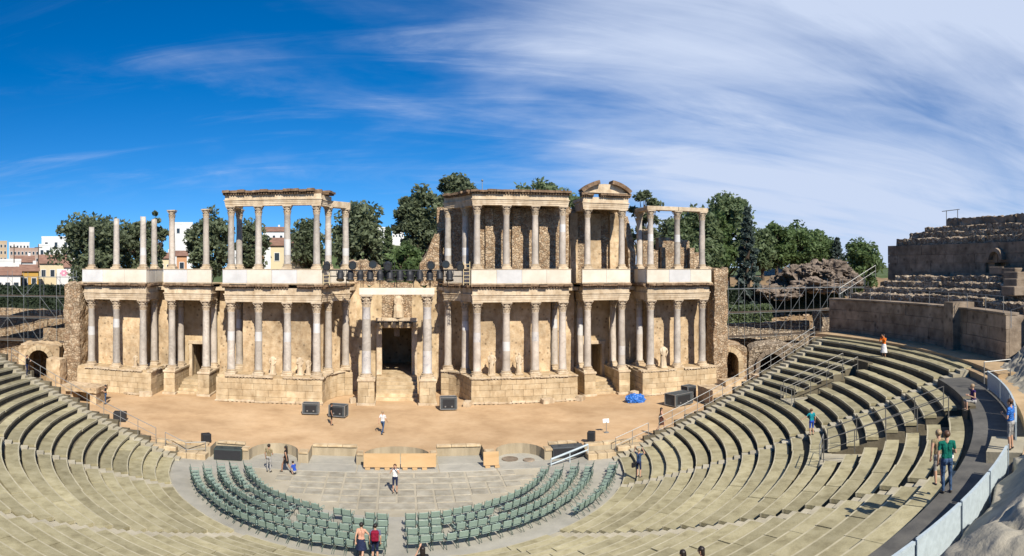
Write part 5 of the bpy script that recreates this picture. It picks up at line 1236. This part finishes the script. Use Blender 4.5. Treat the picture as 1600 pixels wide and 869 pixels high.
# ------------------------------------------------------------------ statues
def statue(label, loc, h, rz, seed, head=True, seated=False):
    mb = MB(); n = 28; prof = [(.0, .27, .22), (.08, .26, .21), (.3, .22, .18), (.5, .235, .17), (.62, .20, .15), (.70, .23, .16), (.80, .235, .14), (.845, .16, .11), (.87, .075, .075)]
    if seated: prof = [(.0, .38, .36), (.2, .36, .38), (.42, .36, .40), (.5, .30, .28), (.62, .22, .17), (.76, .26, .16), (.84, .27, .14), (.88, .13, .1)]
    for z, a, b in prof:
        for i in range(n):
            t_ = 2 * pi * i / n; f = 1 + .10 * sin(t_ * 7 + z * 4 + seed) * (1 - z * .6) + .08 * noise.noise(Vector((cos(t_) * 2, sin(t_) * 2, z * 5 + seed)))
            mb.v.append((a * f * cos(t_) * h / 1.0 * .55, b * f * sin(t_) * h * .55 - (.06 * h * (1 - z) if seated else 0), z * h))
    for j in range(len(prof) - 1):
        for i in range(n): mb.f.append((j * n + i, j * n + (i + 1) % n, (j + 1) * n + (i + 1) % n, (j + 1) * n + i)); mb.m.append(0)
    mb.f.append(tuple(range((len(prof) - 1) * n, len(prof) * n))); mb.m.append(0)
    for s, e in ((-1, (.12, -.08, .52)), (1, (.15, -.02, .6))):
        a = Vector((s * .125, 0, .79)) * h; b = Vector((s * (e[0] + .03), e[1], e[2] + .05)) * h; mb.tube(a, b, .04 * h, .032 * h, 8); mb.tube(b, Vector((s * .07, -.11, .5 - .05 * s)) * h, .032 * h, .024 * h, 8)
    if head: mb.tube((0, 0, .84 * h), (0, 0, .9 * h), .04 * h, .04 * h, 8); mb.ell((0, -.012 * h, .94 * h), (.043 * h, .053 * h, .066 * h), 10, 8)
    t = thing('statue', label, 'statue', loc, rz, 'marble statues between the columns')
    part('figure', mb, t, ENTAB, smooth=True); part('plinth', MB().bev(-.34, .34, -.3, .3, -.06, .06, .02), t, ENTAB); return t
statue('draped statue between the second and third columns of the left inner bay', (-11.25, 15.5, ZP + .06), 1.85, 0, 1, False)
statue('draped statue left of the corner column in the left inner bay', (-8.75, 15.6, ZP + .06), 1.8, 0, 2, False)
statue('small broken statue beside the corner column of the left inner bay', (-8.05, 15.9, ZP + .06), 1.5, .4, 3, False)
statue('draped statue between the first two columns of the right inner bay', (8.55, 15.5, ZP + .06), 2.1, 0, 4, True)
statue('draped statue between the middle columns of the right inner bay', (11.1, 15.6, ZP + .06), 1.95, 0, 5, True)
statue('tall headless statue at the right end bay', (25.3, 15.5, ZP + .06), 2.3, 0, 6, False)
statue('seated marble goddess above the main door', (.15, 21.0, 8.0), 2.4, 0, 7, True, True)
statue('small statue fragment in the left end bay', (-24.9, 15.9, ZP + .06), 1.3, .3, 8, False)
for i, (x, y, w_, rz, lab) in enumerate(((13.4, 14.05, 1.1, .3, 'broken marble slab leaning at the foot of the right inner bay'), (-23.2, 14.3, 1.2, .5, 'carved block lying at the foot of the left end bay'), (16.6, 14.4, .7, .8, 'fallen carved stone left of the right side door'), (22.0, 15.0, .8, .4, 'fallen carved stone right of the right side door'), (-3.9, 15.6, .6, .2, 'small fallen stone left of the main door steps'), (6.2, 14.0, 1.0, 1.2, 'long carved stone at the corner of the right curved podium'))):
    solo('fallen_stone', MB().rough(-w_ / 2, w_ / 2, -.3, .3, 0, .45, .14, .05, None, 2.2), ENTAB, lab, 'stone', 'fallen carved stones by the stage building', (x, y, ZS - .02), rz)

# ------------------------------------------------------------------ stage gear
def roadcase(label, x, y, z, w_, d_, h, rz, front=True):
    t = thing('road_case', label, 'case', (x, y, z), rz, 'black road cases on the stage')
    part('body', MB().bev(-w_ / 2 + .02, w_ / 2 - .02, -d_ / 2 + .02, d_ / 2 - .02, .13, h - .02, .01), t, CASEM)
    for s in (-1, 1):
        for u in (-1, 1): part('edge', MB().bev(s * w_ / 2 - .035, s * w_ / 2 + .035, u * d_ / 2 - .035, u * d_ / 2 + .035, .12, h, .01), t, ALU)
        for zz_ in (.13, h): part('edge', MB().bev(-w_ / 2 + .04, w_ / 2 - .04, s * d_ / 2 - .03, s * d_ / 2 + .03, zz_ - .03, zz_ + .02, .01), t, ALU)
        for zz_ in (.13, h): part('edge', MB().bev(s * w_ / 2 - .03, s * w_ / 2 + .03, -d_ / 2 + .04, d_ / 2 - .04, zz_ - .03, zz_ + .02, .01), t, ALU)
        for u in (-1, 1): part('castor', MB().tube((s * w_ * .38 - .03, u * d_ * .36, .06), (s * w_ * .38 + .03, u * d_ * .36, .06), .06, n=8), t, BLACK)
    part('panel', MB().bev(-w_ * .36, w_ * .36, -d_ / 2 - .0, -d_ / 2 + .02, .24, h - .14, .006), t, BLACK)
    for s in (-1, 1): part('latch', MB().bev(s * w_ * .2 - .06, s * w_ * .2 + .06, -d_ / 2 - .035, -d_ / 2 - .002, .3, .42, .006), t, ALU)
    return t
roadcase('black road case with grey edges left of the person in black', -7.1, 10.7, ZS, 1.3, .8, .95, 0)
roadcase('open road case standing behind the person in black', -4.75, 10.0, ZS, 1.35, .9, 1.0, -.25)
roadcase('single road case by the steps of the curved right podium', 4.4, 12.7, ZS, 1.4, .85, 1.12, 0)
roadcase('wide double road case near the right end of the stage', 24.2, 9.5, ZS, 2.2, 1.3, 1.1, .35)
roadcase('tall road case behind the wide double one', 26.0, 11.3, ZS, 1.0, .9, 1.3, .3)
def speaker(label, x, y, z, w_, d_, h, rz, m_):
    t = thing('loudspeaker', label, 'speaker', (x, y, z), rz, 'dark boxes along the stage front')
    part('cabinet', MB().bev(-w_ / 2, w_ / 2, -d_ / 2, d_ / 2, 0, h, .03), t, m_)
    part('grille', MB().bev(-w_ / 2 + .06, w_ / 2 - .06, -d_ / 2 - .02, -d_ / 2 - .002, .06, h - .06, .008), t, BLACK)
    for s in (-1, 1): part('handle', MB().bev(s * w_ * .25 - .1, s * w_ * .25 + .1, -.04, .04, h + .001, h + .03, .008), t, BLACK)
    return t
DKG = plain('dark_green_cover', (.035, .05, .048), .6, .3)
speaker('long dark green box in the leftmost niche of the stage front', -11.2, -.5, .02, 1.9, .9, .72, .08, DKG)
speaker('long dark box in the rightmost niche of the stage front', 11.5, .0, .02, 2.2, .9, .72, -.05, CASEM)
speaker('dark loudspeaker on the stage behind the left railing', -21.3, 4.2, ZS, 1.0, .7, .75, .25, BLACK)
speaker('small black monitor on the corner block left of the stage front', -13.1, .55, ZS, .62, .5, .62, .6, BLACK)
speaker('small black monitor near the right end of the stage front', 13.3, .3, ZS, .5, .5, .8, -.5, BLACK)
# blue tarpaulin heap
bm = bmesh.new(); bmesh.ops.create_icosphere(bm, subdivisions=4, radius=1)
for v in bm.verts:
    p = v.co.copy(); f = 1 + .3 * abs(noise.noise(p * 2.6)) + .22 * noise.noise(p * 5.5); v.co = Vector((p.x * .85 * f, p.y * .55 * f, max(-.02, (p.z * .48 + .22) * f)))
me = bpy.data.meshes.new('tarpaulin'); bm.to_mesh(me); bm.free(); me.materials.append(TARPB)
solo('tarpaulin', me, None, 'heap of bright blue plastic sheet beside the right end bay', 'tarpaulin', loc=(21.1, 12.2, ZS))
t = thing('information_sign', 'small white sign on a thin post near the right front of the stage', 'sign', (15.2, 2.6, ZS))
part('board', MB().bev(-.24, .24, -.02, .02, .72, 1.02, .008, Matrix.Rotation(-.25, 4, 'X')), t, plain('paper_white', (.8, .8, .78), .8)); part('post', MB().tube((0, .1, .04), (0, .1, .8), .025), t, RAILM); part('foot', MB().lathe([(.2, 0), (.2, .04), (.05, .07)], 12, (0, .1, 0)), t, RAILM)
for x0, x1, lab in ((-2.12, .2, 'left one of the two long plywood panels before the centre niche'), (.26, 2.5, 'right one of the two long plywood panels before the centre niche'), (5.55, 6.55, 'small plywood panel right of the long ones')):
    t = thing('plywood_panel', lab, 'panel', ((x0 + x1) / 2, -1.55, .02), 0, 'plywood panels along the stage front'); w_ = x1 - x0
    part('sheet', MB().bev(-w_ / 2, w_ / 2, -.02, .02, 0, .86, .005, Matrix.Translation((0, .05, .14)) @ Matrix.Rotation(-.16, 4, 'X')), t, WOODP)
    for q in range(max(2, int(w_ * 1.5))): part('foot_block', MB().bev(-w_ / 2 + .1 + q * .62, -w_ / 2 + .42 + q * .62, -.08, .2, .0, .13, .01), t, WOODP)
t = thing('barrier', 'pale grey slanted barrier lying before the right dark box', 'barrier', (11.3, -1.5, 0), world=True)
part('rail', MB().tube((9.9, -1.9, .45), (12.7, -.9, .95), .07), t, WHITEM); part('rail', MB().tube((9.9, -1.9, .12), (12.7, -.9, .6), .05), t, WHITEM)
for f in (0, .5, 1): p = Vector((9.9 + 2.8 * f, -1.9 + f, 0)); part('post', MB().tube(p, p + Vector((0, 0, .45 + .5 * f)), .035), t, WHITEM)
for i, (x, y, r_, lab) in enumerate(((7.55, .1, .55, 'left one of two dark round drain covers in the right curved niche'), (8.75, -.35, .4, 'right one of two dark round drain covers in the right curved niche'))): solo('drain_cover', MB().lathe([(r_, 0), (r_, .05), (r_ * .9, .07), (r_ * .85, .05)], 18), GRAN, lab, 'cover', loc=(x, y, .02))

# lighting bridge over the main door
t = thing('lighting_bar', 'black lighting bar hung with spotlights above the main door', 'lighting rig', (0, YF, 11.1), world=True)
for z in (12.1, 12.62): part('bar', MB().tube((-6.2, YF - .3, z), (6.3, YF - .3, z), .05, n=8), t, BLACK)
for x in [-6 + i * 1.5 for i in range(9)]: part('upright', MB().tube((x, YF - .3, 11.1), (x, YF - .3, 12.75), .035), t, BLACK)
for x in (-3.2, -.2, 2.9): part('mast', MB().tube((x, YF - .2, 11.1), (x, YF - .2, 13.4), .03), t, BLACK)
def spotlight(label, x, y, z, tilt, up):
    t = thing('spotlight', label, 'spotlight', (x, y, z), 0, 'black spotlights above the main door')
    q = Matrix.Rotation(tilt, 4, 'X'); s = -1
    mb = MB(); mb.lathe([(.14, -.08), (.27, 0), (.33, .27), (.28, .66), (.34, .69), (.36, .82)], 14); mb.v = [tuple(q @ Vector((vx, vy, -vz if not up else -vz))) for vx, vy, vz in mb.v]
    part('housing', mb, t, BLACK); mb = MB(); mb.lathe([(.27, .805), (.27, .825)], 14); mb.v = [tuple(q @ Vector((vx, vy, -vz))) for vx, vy, vz in mb.v]; part('lens', mb, t, GLASS)
    part('yoke', MB().tube((-.37, 0, -.3), (-.37, 0, .12), .025).tube((.37, 0, -.3), (.37, 0, .12), .025).tube((-.37, 0, .12), (.37, 0, .12), .025), t, BLACK)
    return t
for i in range(12): spotlight(f'black spotlight hanging under the bar, {ORD[i]} from the left', -5.0 + i * .88, YF - .42, 12.5, -.45 + .08 * ((i * 7) % 5), False)
for i, x in enumerate((-6.2, -3.9, -2.1, -.8, 3.0, 4.3, 5.6)): spotlight(f'black spotlight mounted on top of the bar, {ORD[i]} from the left', x, YF - .3, 13.2, -1.2 - .15 * (i % 3), True)
WOODL = plain('pale_wood', (.52, .42, .24), .7)
for x, lab in ((-6.25, 'pale wooden ladder frame at the left end of the lighting bar'), (6.2, 'pale wooden ladder frame at the right end of the lighting bar')):
    t = thing('ladder', lab, 'ladder', (x, YF - .6, 11.3), 0, 'ladder frames by the lighting bar')
    for s in (-1, 1): part('stile', MB().box(s * .28 - .03, s * .28 + .03, -.03, .03, 0, 2.1), t, WOODL)
    for k_ in range(6): part('rung', MB().box(-.25, .25, -.02, .02, .2 + k_ * .33, .25 + k_ * .33), t, WOODL)

# small things in the distance
x, y = at(px2b(108), 112); zb = gz(x, y)
t = thing('painted_wall', 'low white wall with a pink flower painted on it, behind the left scaffold', 'wall', (x, y, zb), -R_(px2b(108)))
part('wall', MB().bev(-2.1, 2.1, 0, .25, -.5, 12.6 - zb, .03), t, WALLC['white'])
PINK = plain('pink_paint', (.70, .28, .38), .8)
for i in range(6): part('petal', MB().ell((-.9 + .42 * cos(i * pi / 3), -.012, 11.9 - zb + .36 * sin(i * pi / 3)), (.24, .01, .22), 10, 6), t, PINK)
t = thing('mast', 'thin pale mast rising behind the flat roof of the right upper storey', 'pole', (9.6, 30, gz(9.6, 30)))
part('pole', MB().tube((0, 0, 0), (0, 0, 22.6 - gz(9.6, 30)), .06, .04), t, STEEL); part('head', MB().lathe([(.05, 0), (.16, .1), (.05, .25)], 8, (0, 0, 22.55 - gz(9.6, 30))), t, STEEL)
for p_, lab in ((22, 'wooden utility pole among the houses at the far left'), (60, 'second utility pole among the houses, nearer the cream house')):
    x, y = at(px2b(p_), 122); z = gz(x, y); t = thing('utility_pole', lab, 'pole', (x, y, z), 0, 'utility poles in the town')
    part('pole', MB().tube((0, 0, 0), (0, 0, 17.2 - z), .12, .09), t, BARK); part('crossarm', MB().box(-.8, .8, -.06, .06, 16.5 - z, 16.65 - z), t, BARK)
